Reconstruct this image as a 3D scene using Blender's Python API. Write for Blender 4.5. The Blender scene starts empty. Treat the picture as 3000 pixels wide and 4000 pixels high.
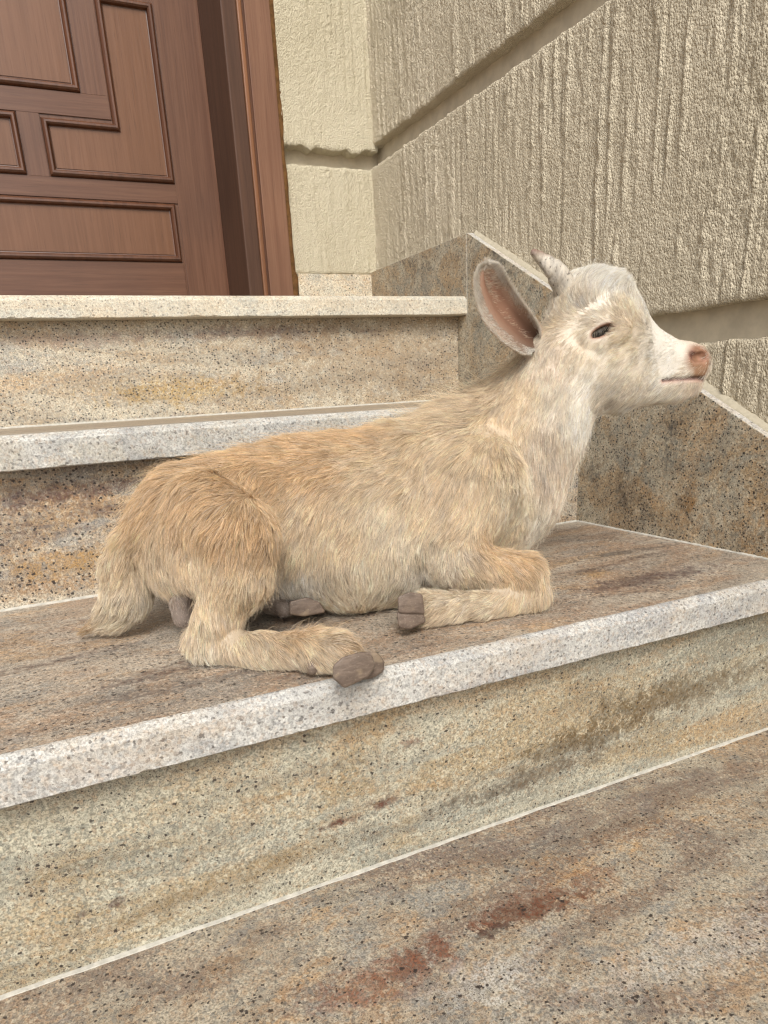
import bpy, bmesh, math, random
import numpy as np
from mathutils import Matrix, Vector

sc = bpy.context.scene
COL = sc.collection
rad = math.radians

# ---------------------------------------------------------------- camera
# metres; x runs along the steps, y into the house, z up; the lower landing is z = 0
U = 0.1833                 # step unit: camera height above the goat's tread
Z0 = 1.965                 # lower landing lies this many units below the lens
CAMZ = Z0 * U
cam_d = bpy.data.cameras.new('camera')
cam = bpy.data.objects.new('camera', cam_d)
COL.objects.link(cam)
sc.camera = cam
cam_d.sensor_fit = 'VERTICAL'
cam_d.sensor_height = 36.0
cam_d.sensor_width = 27.0
cam_d.lens = 24.32
cam_d.shift_x = 0.0105
cam_d.shift_y = 0.12
cam_d.clip_start = 0.01
cam_d.clip_end = 500.0
CR = Matrix(((0.9029, 0.1872, -0.3869), (-0.4264, 0.2771, -0.8611), (-0.0540, 0.9424, 0.3300)))
cam.matrix_world = Matrix.Translation((0, 0, CAMZ)) @ CR.to_quaternion().normalized().to_matrix().to_4x4()

# ---------------------------------------------------------------- sky, sun, exposure
SUN_EL, SUN_AZ = rad(43), rad(-20)        # azimuth measured from straight out of the door, turning to the side wall
w = bpy.data.worlds.new('World')
sc.world = w
w.use_nodes = True
nt = w.node_tree
bg = nt.nodes['Background']
sky = nt.nodes.new('ShaderNodeTexSky')
sky.sky_type = 'NISHITA'
sky.sun_disc = False
sky.sun_elevation = SUN_EL
sky.sun_rotation = math.pi - SUN_AZ
sky.dust_density = 4.0
hs = nt.nodes.new('ShaderNodeHueSaturation')       # an overcast sky is nearly grey
hs.inputs['Saturation'].default_value = 0.22
nt.links.new(sky.outputs[0], hs.inputs['Color'])
nt.links.new(hs.outputs[0], bg.inputs['Color'])
bg.inputs['Strength'].default_value = 0.115
sun_d = bpy.data.lights.new('sun', 'SUN')
sun_d.energy = 1.5
sun_d.angle = rad(20)
sun_d.color = (1.0, 0.965, 0.91)
sun = bpy.data.objects.new('sun', sun_d)
COL.objects.link(sun)
sd = Vector((math.sin(SUN_AZ) * math.cos(SUN_EL), -math.cos(SUN_AZ) * math.cos(SUN_EL), math.sin(SUN_EL)))
sun.rotation_euler = sd.to_track_quat('Z', 'Y').to_euler()
sun.location = (0, -2, 4)
sc.view_settings.view_transform = 'Standard'
sc.view_settings.look = 'None'
sc.view_settings.gamma = 1.0
sc.view_settings.exposure = 0.60
sc.cycles.use_denoising = True
sc.cycles.filter_width = 1.3
sc.cycles.max_bounces = 6
sc.cycles.diffuse_bounces = 3
sc.cycles.glossy_bounces = 2
sc.cycles.transmission_bounces = 3
sc.cycles.transparent_max_bounces = 8

# ---------------------------------------------------------------- helpers
def tag(o, label=None, cat=None, group=None, kind=None):
    if label: o['label'] = label
    if cat: o['category'] = cat
    if group: o['group'] = group
    if kind: o['kind'] = kind
    return o

def adopt(o, parent):
    if parent is not None:
        o.parent = parent
        o.matrix_parent_inverse = parent.matrix_basis.inverted()
    return o

def empty(name, loc):
    o = bpy.data.objects.new(name, None)
    o.location = loc
    o.empty_display_size = 0.05
    COL.objects.link(o)
    return o

def P(x, y, z):
    return Vector((x * U, y * U, (z + Z0) * U))

def mesh_obj(name, verts, faces, mats, parent=None, smooth=False, mat_idx=None):
    me = bpy.data.meshes.new(name)
    me.from_pydata([tuple(v) for v in verts], [], faces)
    for m in (mats if isinstance(mats, (list, tuple)) else [mats]):
        me.materials.append(m)
    if mat_idx is not None:
        me.polygons.foreach_set('material_index', mat_idx)
    if smooth:
        me.polygons.foreach_set('use_smooth', [True] * len(me.polygons))
    me.update()
    o = bpy.data.objects.new(name, me)
    COL.objects.link(o)
    return adopt(o, parent)

def prism_x(name, prof, x0, x1, mats, parent, face_mat=None, bevel=0.0, seg=2):
    """extrude a (y, z) outline, in step units, along x"""
    bm = bmesh.new()
    a = [bm.verts.new(P(x0, y, z)) for y, z in prof]
    b = [bm.verts.new(P(x1, y, z)) for y, z in prof]
    n = len(prof)
    for i in range(n):
        j = (i + 1) % n
        f = bm.faces.new((a[i], a[j], b[j], b[i]))
        if face_mat: f.material_index = face_mat[i]
    f1 = bm.faces.new(a); f2 = bm.faces.new(b[::-1])
    if face_mat: f1.material_index = f2.material_index = 1
    bmesh.ops.recalc_face_normals(bm, faces=bm.faces)
    if bevel: bmesh.ops.bevel(bm, geom=list(bm.edges), offset=bevel, segments=seg, affect='EDGES', profile=0.5, clamp_overlap=True)
    return bm_obj(name, bm, mats, parent)

def prism_y(name, prof, y0, y1, mats, parent, bevel=0.0, seg=2):
    bm = bmesh.new()
    a = [bm.verts.new(P(x, y0, z)) for x, z in prof]
    b = [bm.verts.new(P(x, y1, z)) for x, z in prof]
    n = len(prof)
    for i in range(n):
        j = (i + 1) % n
        bm.faces.new((a[i], a[j], b[j], b[i]))
    bm.faces.new(a); bm.faces.new(b[::-1])
    bmesh.ops.recalc_face_normals(bm, faces=bm.faces)
    if bevel: bmesh.ops.bevel(bm, geom=list(bm.edges), offset=bevel, segments=seg, affect='EDGES', profile=0.5, clamp_overlap=True)
    return bm_obj(name, bm, mats, parent)

def bm_obj(name, bm, mats, parent=None, smooth=False):
    me = bpy.data.meshes.new(name)
    bm.to_mesh(me); bm.free()
    for m in (mats if isinstance(mats, (list, tuple)) else [mats]):
        me.materials.append(m)
    if smooth:
        me.polygons.foreach_set('use_smooth', [True] * len(me.polygons))
    o = bpy.data.objects.new(name, me)
    COL.objects.link(o)
    return adopt(o, parent)

def box(name, x0, x1, y0, y1, z0, z1, mats, parent=None, bevel=0.0):
    return prism_x(name, [(y0, z0), (y1, z0), (y1, z1), (y0, z1)], x0, x1, mats, parent, bevel=bevel)

# numpy value noise on a lattice, smooth interpolation
def vnoise(x, y, seed):
    r = np.random.RandomState(seed)
    T = r.rand(256, 256).astype(np.float32)
    xi = np.floor(x).astype(int); yi = np.floor(y).astype(int)
    fx = x - xi; fy = y - yi
    fx = fx * fx * (3 - 2 * fx); fy = fy * fy * (3 - 2 * fy)
    a = T[xi % 256, yi % 256]; b = T[(xi + 1) % 256, yi % 256]
    c = T[xi % 256, (yi + 1) % 256]; d = T[(xi + 1) % 256, (yi + 1) % 256]
    return (a * (1 - fx) + b * fx) * (1 - fy) + (c * (1 - fx) + d * fx) * fy

# ---------------------------------------------------------------- node helpers
class NT:
    def __init__(s, name):
        s.m = bpy.data.materials.new(name)
        s.m.use_nodes = True
        s.t = s.m.node_tree
        s.b = s.t.nodes['Principled BSDF']
        s.out = s.t.nodes['Material Output']
    def n(s, typ, ins=None, **kw):
        nd = s.t.nodes.new(typ)
        for k, v in kw.items(): setattr(nd, k, v)
        for k, v in (ins or {}).items(): s.set(nd.inputs[k], v)
        return nd
    def set(s, inp, v):
        if isinstance(v, bpy.types.NodeSocket): s.t.links.new(v, inp)
        else: inp.default_value = v
    def math(s, op, a, b=0.0, c=0.0, clamp=False):
        nd = s.n('ShaderNodeMath', operation=op, use_clamp=clamp)
        for i, v in enumerate((a, b, c)): s.set(nd.inputs[i], v)
        return nd.outputs[0]
    def mix(s, f, a, b, blend='MIX'):
        nd = s.n('ShaderNodeMix', data_type='RGBA', blend_type=blend)
        s.set(nd.inputs[0], f)
        s.set(nd.inputs[6], a if isinstance(a, bpy.types.NodeSocket) else (*a, 1))
        s.set(nd.inputs[7], b if isinstance(b, bpy.types.NodeSocket) else (*b, 1))
        return nd.outputs[2]
    def ramp(s, f, lo, hi):
        """smooth 0..1 step between lo and hi"""
        nd = s.n('ShaderNodeMapRange', interpolation_type='SMOOTHSTEP')
        s.set(nd.inputs[0], f); nd.inputs[1].default_value = lo; nd.inputs[2].default_value = hi
        return nd.outputs[0]
    def coords(s, scale=(1, 1, 1), rot=(0, 0, 0), loc=(0, 0, 0)):
        tc = s.n('ShaderNodeTexCoord')
        mp = s.n('ShaderNodeMapping')
        s.t.links.new(tc.outputs['Object'], mp.inputs[0])
        mp.inputs['Location'].default_value = loc
        mp.inputs['Rotation'].default_value = rot
        mp.inputs['Scale'].default_value = scale
        return mp.outputs[0]
    def noise(s, v, scale, detail=3, rough=0.55, dist=0.0):
        nd = s.n('ShaderNodeTexNoise')
        s.set(nd.inputs['Vector'], v)
        nd.inputs['Scale'].default_value = scale; nd.inputs['Detail'].default_value = detail
        nd.inputs['Roughness'].default_value = rough; nd.inputs['Distortion'].default_value = dist
        return nd.outputs[0]
    def vor(s, v, scale):
        nd = s.n('ShaderNodeTexVoronoi', feature='F1')
        s.set(nd.inputs['Vector'], v); nd.inputs['Scale'].default_value = scale
        return nd.outputs['Distance'], nd.outputs['Color']
    def bump(s, h, strength, dist):
        nd = s.n('ShaderNodeBump')
        s.set(nd.inputs['Height'], h); nd.inputs['Strength'].default_value = strength
        nd.inputs['Distance'].default_value = dist
        s.t.links.new(nd.outputs[0], s.b.inputs['Normal'])
    def base(s, c): s.set(s.b.inputs['Base Color'], c if isinstance(c, bpy.types.NodeSocket) else (*c, 1))

def granite(name, seed, light, tan, grey, vein=(0.06, 0.03, 0.025), vein_amt=0.5, vein_lo=0.58, orange_amt=0.5,
            spots=(), speck=1.0, rough=0.4, rot=(0, 0, 0), tone=1.0, stretch=0.3, grain=0.8, mauve=0.0, mauve_col=(0.175, 0.118, 0.09)):
    s = NT(name)
    off = (seed * 3.17, seed * 1.73, seed * 2.41)
    v = s.coords(loc=off)
    vs = s.coords(scale=(stretch, 1, 1), rot=rot, loc=off)
    vv = s.coords(scale=(stretch * 0.55, 1, 1), rot=rot, loc=(off[1], off[2], off[0]))
    fine = s.noise(v, 640, 2, 0.65)            # about 2 mm crystals
    med = s.noise(v, 170, 3, 0.7)              # about 6 mm clots
    big = s.noise(vs, 13, 5, 0.68, 1.4)
    jit = s.math('MULTIPLY', s.math('SUBTRACT', med, 0.5), 0.20)
    c = s.mix(s.ramp(s.math('ADD', big, jit), 0.42, 0.60), light, tan)
    c = s.mix(s.math('MULTIPLY', s.ramp(s.math('ADD', s.noise(vs, 21, 4, 0.68, 1.0), jit), 0.50, 0.64), 0.85), c, grey)
    orange = s.ramp(s.math('ADD', s.noise(vs, 16, 4, 0.66, 1.2), jit), 0.53, 0.66)
    c = s.mix(s.math('MULTIPLY', orange, orange_amt), c, (0.46 * tone, 0.28 * tone, 0.13 * tone))
    if mauve:
        mv = s.ramp(s.math('ADD', s.noise(vv, 11, 5, 0.66, 1.3), jit), 0.47, 0.62)
        c = s.mix(s.math('MULTIPLY', mv, mauve), c, mauve_col)
    br = s.ramp(s.math('ADD', s.math('MULTIPLY', fine, 0.6), s.math('MULTIPLY', med, 0.4)), 0.40, 0.58)
    # stains and mineral blotches of this slab; top riser also has painted shade
    blot = s.noise(v, 58, 5, 0.72, 0.6) if spots else None
    keep = None
    for (px, py, pz, rx, ry, rz, colr, amt) in spots:
        tc = s.n('ShaderNodeTexCoord')
        mp = s.n('ShaderNodeMapping', vector_type='TEXTURE')
        s.t.links.new(tc.outputs['Object'], mp.inputs[0])
        q = P(px, py, pz)
        mp.inputs['Location'].default_value = q
        mp.inputs['Rotation'].default_value = (-rot[0], -rot[1], -rot[2])
        mp.inputs['Scale'].default_value = (rx * U, ry * U, rz * U)
        ln = s.n('ShaderNodeVectorMath', operation='LENGTH'); s.t.links.new(mp.outputs[0], ln.inputs[0])
        dist = s.math('ADD', ln.outputs['Value'], s.math('ADD', s.math('MULTIPLY', s.math('SUBTRACT', med, 0.5), 1.8), s.math('MULTIPLY', s.math('SUBTRACT', blot, 0.5), 4.2)))
        dist = s.math('ADD', dist, s.math('MULTIPLY', s.math('SUBTRACT', fine, 0.5), 1.3))
        mk = s.math('SUBTRACT', 1.0, s.ramp(dist, 0.40, 1.25))
        mk = s.math('MULTIPLY', mk, s.math('ADD', 0.45, s.math('MULTIPLY', br, 0.55)))
        c = s.mix(s.math('MULTIPLY', mk, amt), c, colr)
        dk = s.math('SUBTRACT', 1.0, s.math('MULTIPLY', mk, 0.78 * amt if max(colr) < 0.4 else 0.0))
        keep = dk if keep is None else s.math('MULTIPLY', keep, dk)
    kp = (lambda q: s.math('MULTIPLY', q, keep)) if keep is not None else (lambda q: q)
    # crystal mosaic: every grain its own tint
    d, col = s.vor(v, 440)
    g = s.n('ShaderNodeSeparateColor'); s.t.links.new(col, g.inputs[0])
    c = s.mix(kp(s.math('MULTIPLY', s.ramp(g.outputs[0], 0.50, 1.0), 0.7 * grain)), c, tuple(min(0.85, x * 1.3) for x in light))
    c = s.mix(kp(s.math('MULTIPLY', s.ramp(g.outputs[1], 0.55, 1.0), 0.75 * grain)), c, tuple(x * 0.62 for x in grey))
    c = s.mix(kp(s.math('MULTIPLY', s.ramp(g.outputs[2], 0.66, 1.0), 0.4 * grain)), c, (0.38 * tone, 0.24 * tone, 0.13 * tone))
    c = s.mix(0.85 * grain, c, s.mix(s.ramp(fine, 0.30, 0.70), (0.16, 0.16, 0.16), (0.84, 0.84, 0.84)), 'OVERLAY')
    # dark mineral streaks broken up into grains
    st = s.ramp(s.math('ADD', s.noise(vv, 16, 5, 0.68, 0.9), s.math('MULTIPLY', s.math('SUBTRACT', med, 0.5), 0.22)), vein_lo, vein_lo + 0.14)
    c = s.mix(s.math('MULTIPLY', s.math('MULTIPLY', st, br), vein_amt), c, vein)
    # specks: fine pepper crowding along the bands, a few larger mica flecks
    clus = s.ramp(s.noise(vs, 34, 3, 0.65), 0.38, 0.64)
    pep = s.math('ADD', fine, s.math('MULTIPLY', clus, 0.11))
    c = s.mix(s.math('MULTIPLY', s.ramp(pep, 0.655, 0.71), 0.8 * speck), c, (0.06, 0.045, 0.036))
    for sc_, r0, gate in ((360, 0.30, 0.70), (170, 0.16, 0.86)):
        dd, cc = s.vor(s.coords(loc=(off[2], off[0], off[1] + sc_), scale=(0.8, 1, 1)), sc_)
        gg = s.n('ShaderNodeSeparateColor'); s.t.links.new(cc, gg.inputs[0])
        on = s.math('GREATER_THAN', s.math('ADD', gg.outputs[0], s.math('MULTIPLY', clus, 0.20)), gate + 0.10)
        rr = s.math('MULTIPLY', gg.outputs[1], r0)
        dn = s.math('ADD', dd, s.math('MULTIPLY', s.math('SUBTRACT', fine, 0.5), 0.6))
        mk = s.math('MULTIPLY', on, s.ramp(s.math('SUBTRACT', s.math('ADD', rr, 0.14), dn), 0.0, 0.07))
        c = s.mix(s.math('MULTIPLY', mk, 0.92 * speck), c, (0.030, 0.022, 0.020))
    s.base(c)
    s.set(s.b.inputs['Roughness'], s.math('ADD', rough - 0.08, s.math('MULTIPLY', fine, 0.2)))
    s.b.inputs['Specular IOR Level'].default_value = 0.4
    s.bump(s.math('ADD', fine, s.math('MULTIPLY', g.outputs[0], 0.5)), 0.4, 0.0007)
    return s.m

def plaster(name, c0=(0.50, 0.42, 0.29), c1=(0.40, 0.33, 0.22), streak=1.0, fine=1.0):
    s = NT(name)
    v = s.coords(); vz = s.coords(scale=(1, 1, 0.12))
    n1 = s.noise(vz, 230, 4, 0.65); n2 = s.noise(v, 5, 4, 0.6)
    c = s.mix(s.ramp(n2, 0.35, 0.68), c0, c1)
    c = s.mix(s.math('MULTIPLY', s.ramp(s.noise(v, 520, 3, 0.65), 0.55, 0.72), 0.5), c, (0.64, 0.58, 0.45))
    c = s.mix(s.math('MULTIPLY', s.ramp(n1, 0.54, 0.70), 0.35), c, (0.30, 0.25, 0.17))
    d, col = s.vor(s.coords(scale=(1, 1, 0.62)), 560)
    h = s.math('ADD', s.math('MULTIPLY', n1, 0.8 * streak), s.math('MULTIPLY', s.math('SUBTRACT', 0.6, d), 0.9 * fine))
    h = s.math('ADD', h, s.math('MULTIPLY', s.noise(v, 900, 2, 0.6), 0.6 * fine))
    s.base(c)
    s.b.inputs['Roughness'].default_value = 0.85
    s.b.inputs['Specular IOR Level'].default_value = 0.2
    s.bump(h, 1.0, 0.0028)
    return s.m

def wood(name, dark, light, rough=0.35, gscale=1.0, axis='z', sheen=0.5):
    s = NT(name)
    sca = dict(z=(1, 1, 0.03), x=(0.03, 1, 1))[axis]
    v = s.coords(scale=sca)
    n1 = s.noise(v, 95 * gscale, 5, 0.65, 0.25); n2 = s.noise(s.coords(), 4.0, 3, 0.6); n3 = s.noise(v, 420 * gscale, 2, 0.6)
    c = s.mix(s.ramp(n1, 0.3, 0.72), dark, light)
    c = s.mix(s.math('MULTIPLY', s.ramp(n2, 0.42, 0.7), 0.3), c, tuple(x * 0.6 for x in dark))
    c = s.mix(s.math('MULTIPLY', s.ramp(n3, 0.58, 0.72), 0.4), c, tuple(x * 0.5 for x in dark))
    s.base(c)
    s.set(s.b.inputs['Roughness'], s.math('ADD', rough, s.math('MULTIPLY', n2, 0.18)))
    s.b.inputs['Specular IOR Level'].default_value = sheen
    s.bump(s.math('ADD', n1, s.math('MULTIPLY', n3, 0.5)), 0.25, 0.0006)
    return s.m

def plain(name, c, rough=0.8, var=0.25, scale=60):
    s = NT(name)
    n = s.noise(s.coords(), scale, 5, 0.65)
    s.base(s.mix(s.ramp(n, 0.3, 0.7), tuple(x * (1 - var) for x in c), c))
    s.b.inputs['Roughness'].default_value = rough
    s.b.inputs['Specular IOR Level'].default_value = 0.25
    s.bump(n, 0.3, 0.0008)
    return s.m

# ---------------------------------------------------------------- materials of the setting
LIGHT, TAN, GREY = (0.52, 0.46, 0.36), (0.42, 0.30, 0.18), (0.34, 0.33, 0.29)
RUST, MAROON, OCHRE = (0.13, 0.045, 0.022), (0.07, 0.028, 0.028), (0.38, 0.20, 0.035)
M = {}
M['tread_goat'] = granite('granite_tread_goat', 1, (0.42, 0.36, 0.285), (0.36, 0.255, 0.175), (0.29, 0.27, 0.235), vein=(0.07, 0.035, 0.03), vein_amt=0.8, vein_lo=0.56, orange_amt=0.55,
    rot=(0, 0, 0.06), stretch=0.45, rough=0.42, mauve=0.3, spots=[(2.76, 2.60, -1, 0.45, 0.10, 0.2, MAROON, 0.9), (3.1, 3.12, -1, 0.5, 0.05, 0.2, (0.05, 0.045, 0.045), 0.8), (2.63, 2.84, -1, 0.14, 0.06, 0.2, OCHRE, 0.6), (0.3, 2.5, -1, 0.5, 0.07, 0.2, (0.06, 0.035, 0.03), 0.6)])
M['tread_mid'] = granite('granite_tread_mid', 2, (0.40, 0.34, 0.26), (0.33, 0.24, 0.16), (0.28, 0.26, 0.22), vein_amt=0.5)
M['landing'] = granite('granite_landing', 3, (0.37, 0.325, 0.25), (0.33, 0.235, 0.15), (0.25, 0.24, 0.215), vein=(0.09, 0.04, 0.03), vein_amt=0.55, vein_lo=0.59, orange_amt=0.6,
    rot=(0, 0, 0.03), stretch=0.62, rough=0.42, mauve=0.7, spots=[(1.46, 1.79, -1.965, 0.22, 0.055, 0.3, (0.060, 0.026, 0.016), 1.0), (1.50, 1.82, -1.965, 0.32, 0.10, 0.3, (0.15, 0.055, 0.03), 0.8), (0.93, 1.785, -1.965, 0.20, 0.06, 0.3, (0.09, 0.036, 0.02), 0.95),
        (0.84, 1.77, -1.965, 0.32, 0.11, 0.3, (0.19, 0.075, 0.042), 0.85), (1.18, 1.765, -1.965, 0.12, 0.025, .2, (0.04, 0.028, 0.028), 0.9), (2.5, 2.12, -1.965, 0.9, 0.12, 0.3, (0.15, 0.10, 0.078), 0.8),
        (1.1, 1.58, -1.965, 0.28, 0.10, 0.3, (0.46, 0.45, 0.42), 0.7), (1.85, 1.33, -1.965, 0.5, 0.12, 0.3, (0.46, 0.45, 0.42), 0.6)])
M['riser_low'] = granite('granite_riser_low', 4, (0.41, 0.385, 0.30), (0.36, 0.29, 0.185), (0.30, 0.30, 0.25), vein=(0.07, 0.04, 0.022), vein_amt=0.6, vein_lo=0.60, orange_amt=0.35,
    rot=(0, 0.03, 0), stretch=0.25, speck=1.0, rough=0.4, mauve=0.4, mauve_col=(0.17, 0.12, 0.06), spots=[(2.75, 2.34, -1.56, 0.75, 0.4, 0.10, (0.105, 0.068, 0.030), 0.95), (1.75, 2.34, -1.78, 0.55, 0.4, 0.055, (0.075, 0.045, 0.024), 0.9), (2.2, 2.34, -1.67, 0.45, 0.4, 0.06, (0.10, 0.065, 0.03), 0.8),
        (1.05, 2.34, -1.668, 0.07, 0.3, 0.026, (0.085, 0.026, 0.016), 1.0), (0.85, 2.34, -1.69, 0.10, 0.3, 0.020, (0.085, 0.026, 0.016), 1.0), (1.19, 2.34, -1.41, 0.06, 0.3, 0.025, RUST, 0.85),
        (-0.17, 2.34, -1.735, 0.035, 0.3, 0.022, (0.05, 0.018, 0.022), 1.0), (-0.06, 2.34, -1.728, 0.035, 0.3, 0.022, (0.05, 0.018, 0.022), 1.0), (0.35, 2.34, -1.80, 0.55, 0.3, 0.06, (0.20, 0.125, 0.05), 0.65)])
M['riser_mid'] = granite('granite_riser_mid', 5, (0.45, 0.40, 0.31), (0.40, 0.28, 0.165), (0.32, 0.31, 0.28), mauve=0.35, vein=MAROON, vein_amt=0.75, vein_lo=0.55, orange_amt=0.6, rot=(0, 0.06, 0),
    spots=[(0.1, 4.09, -0.42, 0.5, 0.4, 0.06, MAROON, 0.9), (0.0, 4.09, -0.78, 0.35, 0.4, 0.07, OCHRE, 0.7)])
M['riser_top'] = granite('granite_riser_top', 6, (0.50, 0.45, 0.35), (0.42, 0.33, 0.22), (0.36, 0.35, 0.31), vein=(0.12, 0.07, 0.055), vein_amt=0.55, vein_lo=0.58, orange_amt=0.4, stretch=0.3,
    spots=[(1.05, 5.74, 0.10, 0.55, 0.4, 0.10, (0.42, 0.26, 0.05), 0.75), (1.75, 5.74, 0.50, 0.8, 0.4, 0.05, (0.14, 0.085, 0.075), 0.8), (2.9, 5.74, 0.25, 1.3, 0.4, 0.4, (0.30, 0.215, 0.13), 0.8), (0.4, 5.74, 0.47, 0.6, .4, .05, (0.25, 0.17, 0.13), .7)])  # broad brown spot at right: stone tone with shade painted in
EDGE = dict(speck=0.6, vein_amt=0.35, vein_lo=0.57, orange_amt=0.15, rough=0.55, stretch=0.5, grain=0.6)
M['edge_low'] = granite('granite_edge_low', 7, (0.475, 0.465, 0.435), (0.45, 0.415, 0.36), (0.335, 0.335, 0.33), vein=(0.2, 0.2, 0.21), **EDGE)
M['edge_mid'] = granite('granite_edge_mid', 8, (0.475, 0.465, 0.43), (0.45, 0.425, 0.365), (0.345, 0.345, 0.33), vein=(0.2, 0.19, 0.19), **EDGE)
M['edge_top'] = granite('granite_edge_top', 9, (0.60, 0.56, 0.46), (0.58, 0.51, 0.39), (0.48, 0.465, 0.40), vein=(0.22, 0.19, 0.16), **EDGE)
M['dado'] = granite('granite_dado', 10, (0.44, 0.39, 0.295), (0.38, 0.28, 0.17), (0.30, 0.29, 0.24), vein=(0.045, 0.04, 0.038), vein_amt=0.8, vein_lo=0.55, orange_amt=0.45, stretch=0.8, speck=1.15, rough=0.42,
    spots=[(3.58, 3.086, -0.743, 0.3, 0.06, 0.09, (0.22, 0.10, 0.015), 0.9), (3.58, 3.6, -0.72, 0.3, 0.1, 0.1, (0.08, 0.055, 0.04), 0.6)])
M['dado_edge'] = granite('granite_dado_edge', 11, (0.52, 0.50, 0.455), (0.50, 0.45, 0.38), (0.42, 0.41, 0.385), vein=(0.2, 0.18, 0.17), **EDGE)
M['skirt_back'] = granite('granite_skirt_back', 12, (0.60, 0.54, 0.42), (0.55, 0.44, 0.30), (0.44, 0.42, 0.35), vein=(0.06, 0.05, 0.045), vein_amt=0.5, stretch=0.8)
M['grout'] = plain('grout', (0.56, 0.535, 0.47), 0.9, 0.3, 140)
M['cement'] = plain('cement_fillet', (0.46, 0.41, 0.31), 0.9, 0.2, 160)
M['recess'] = plain('groove_render', (0.60, 0.525, 0.40), 0.85, 0.2, 40)
M['plaster_side'] = plaster('plaster_side', (0.68, 0.60, 0.455), (0.60, 0.525, 0.39))
M['plaster_back'] = plaster('plaster_back', (0.60, 0.54, 0.40), (0.54, 0.48, 0.345), streak=0.6, fine=0.7)
M['door_stile'] = wood('wood_stile', (0.100, 0.042, 0.022), (0.145, 0.068, 0.038), 0.26, 1.5, 'z')
M['door_rail'] = wood('wood_rail', (0.100, 0.042, 0.022), (0.145, 0.068, 0.038), 0.26, 1.5, 'x')
M['door_panel'] = wood('wood_panel', (0.135, 0.058, 0.026), (0.168, 0.077, 0.038), 0.24, 1.6, 'z')
M['moulding'] = wood('wood_moulding', (0.075, 0.027, 0.012), (0.13, 0.05, 0.022), 0.25, 1.0, 'z', 0.7)
M['frame'] = wood('wood_frame', (0.14, 0.060, 0.030), (0.20, 0.098, 0.054), 0.45, 1.4, 'z')
M['frame_in'] = wood('wood_frame_inner', (0.15, 0.058, 0.022), (0.24, 0.105, 0.045), 0.35, 0.8, 'z')
M['jamb'] = wood('wood_jamb_shaded', (0.060, 0.028, 0.016), (0.088, 0.042, 0.024), 0.5, 1.5, 'z', 0.3)  # same wood, darkened: the jamb's shade is put into its colour
M['foam'] = plain('gap_filler', (0.20, 0.10, 0.035), 0.8, 0.5, 90)

# ---------------------------------------------------------------- ground
XL, XR = -9.0, 3.66        # steps run from beyond the left frame edge to the side wall (units)
g = box('pavement', -40, 40, -60, 2.345, -2.11, -1.965, M['landing'])
tag(g, kind='structure')

# ---------------------------------------------------------------- steps
steps = empty('entrance_steps', P(0, 2.3, -1.965))
tag(steps, 'flight of speckled granite steps with pale nosings below the front door', 'steps')
CH = 0.045
def tread(yf, yb, zt, th, top, edge, seed):
    """slab with a chamfered nosing; the sawn arrises wander and chip a little along their length"""
    xs = np.concatenate([np.linspace(XL, -1.2, 12)[:-1], np.linspace(-1.2, XR, 420)])
    m_ = 0.0055 / U * 0.18
    n1 = (vnoise(xs * 3, xs * 0, seed) - 0.5) * m_; n2 = (vnoise(xs * 22, xs * 0, seed + 1) - 0.5) * m_
    chip = np.clip(vnoise(xs * 16, xs * 0, seed + 2) - 0.84, 0, 1) * 0.03 + np.clip(vnoise(xs * 45, xs * 0, seed + 3) - 0.88, 0, 1) * 0.04
    chip2 = np.clip(vnoise(xs * 13, xs * 0, seed + 4) - 0.84, 0, 1) * 0.04
    vs = []; fs = []; mi = []
    r_ = 0.006
    for i, x in enumerate(xs):
        a = n1[i] + n2[i]; b = chip[i]; c = chip2[i]
        ring = [(yb, zt - th, 0), (yf + 0.02, zt - th, 0), (yf + r_ + b, zt - th + 0.001 + a * 0.5, 0), (yf, zt - th + r_ + b * 1.4 + a * 0.5, 0),
                (yf + a * 0.2, zt - CH * 0.62 - r_ - c, 0), (yf + r_ * 0.7 + c * 0.7, zt - CH * 0.62 + r_ * 0.4, 0), (yf + CH - r_ + a, zt - r_ * 0.35, 0), (yf + CH + r_ + a, zt, 0), (yb, zt, 0)]
        vs += [P(x, y, z) for y, z, _ in ring]
    n = 9
    for i in range(len(xs) - 1):
        for k in range(n):
            q = (k + 1) % n
            fs.append((i * n + k, i * n + q, i * n + n + q, i * n + n + k)); mi.append(0 if k in (7, 8) else 1)
    fs.append(tuple(range(n))[::-1]); mi.append(1)
    fs.append(tuple((len(xs) - 1) * n + k for k in range(n))); mi.append(1)
    o = mesh_obj('tread', vs, fs, [top, edge], steps, False, mi)
    bm = bmesh.new(); bm.from_mesh(o.data); bmesh.ops.recalc_face_normals(bm, faces=bm.faces); bm.to_mesh(o.data); bm.free()
    return o
tread(2.20, 4.12, -1.0, 0.163, M['tread_goat'], M['edge_low'], 301)
tread(3.945, 5.76, -0.10, 0.172, M['tread_mid'], M['edge_mid'], 311)
tread(5.595, 9.0, 0.745, 0.150, M['tread_mid'], M['edge_top'], 321)
def riser(y, z0, z1, mat):
    return box('riser', XL, 3.575, y, y + 0.11, z0, z1, mat, steps, bevel=0.0006)
riser(2.34, -2.0, -1.1625, M['riser_low'])
riser(4.089, -0.998, -0.2715, M['riser_mid'])
riser(5.736, -0.098, 0.5955, M['riser_top'])
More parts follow.
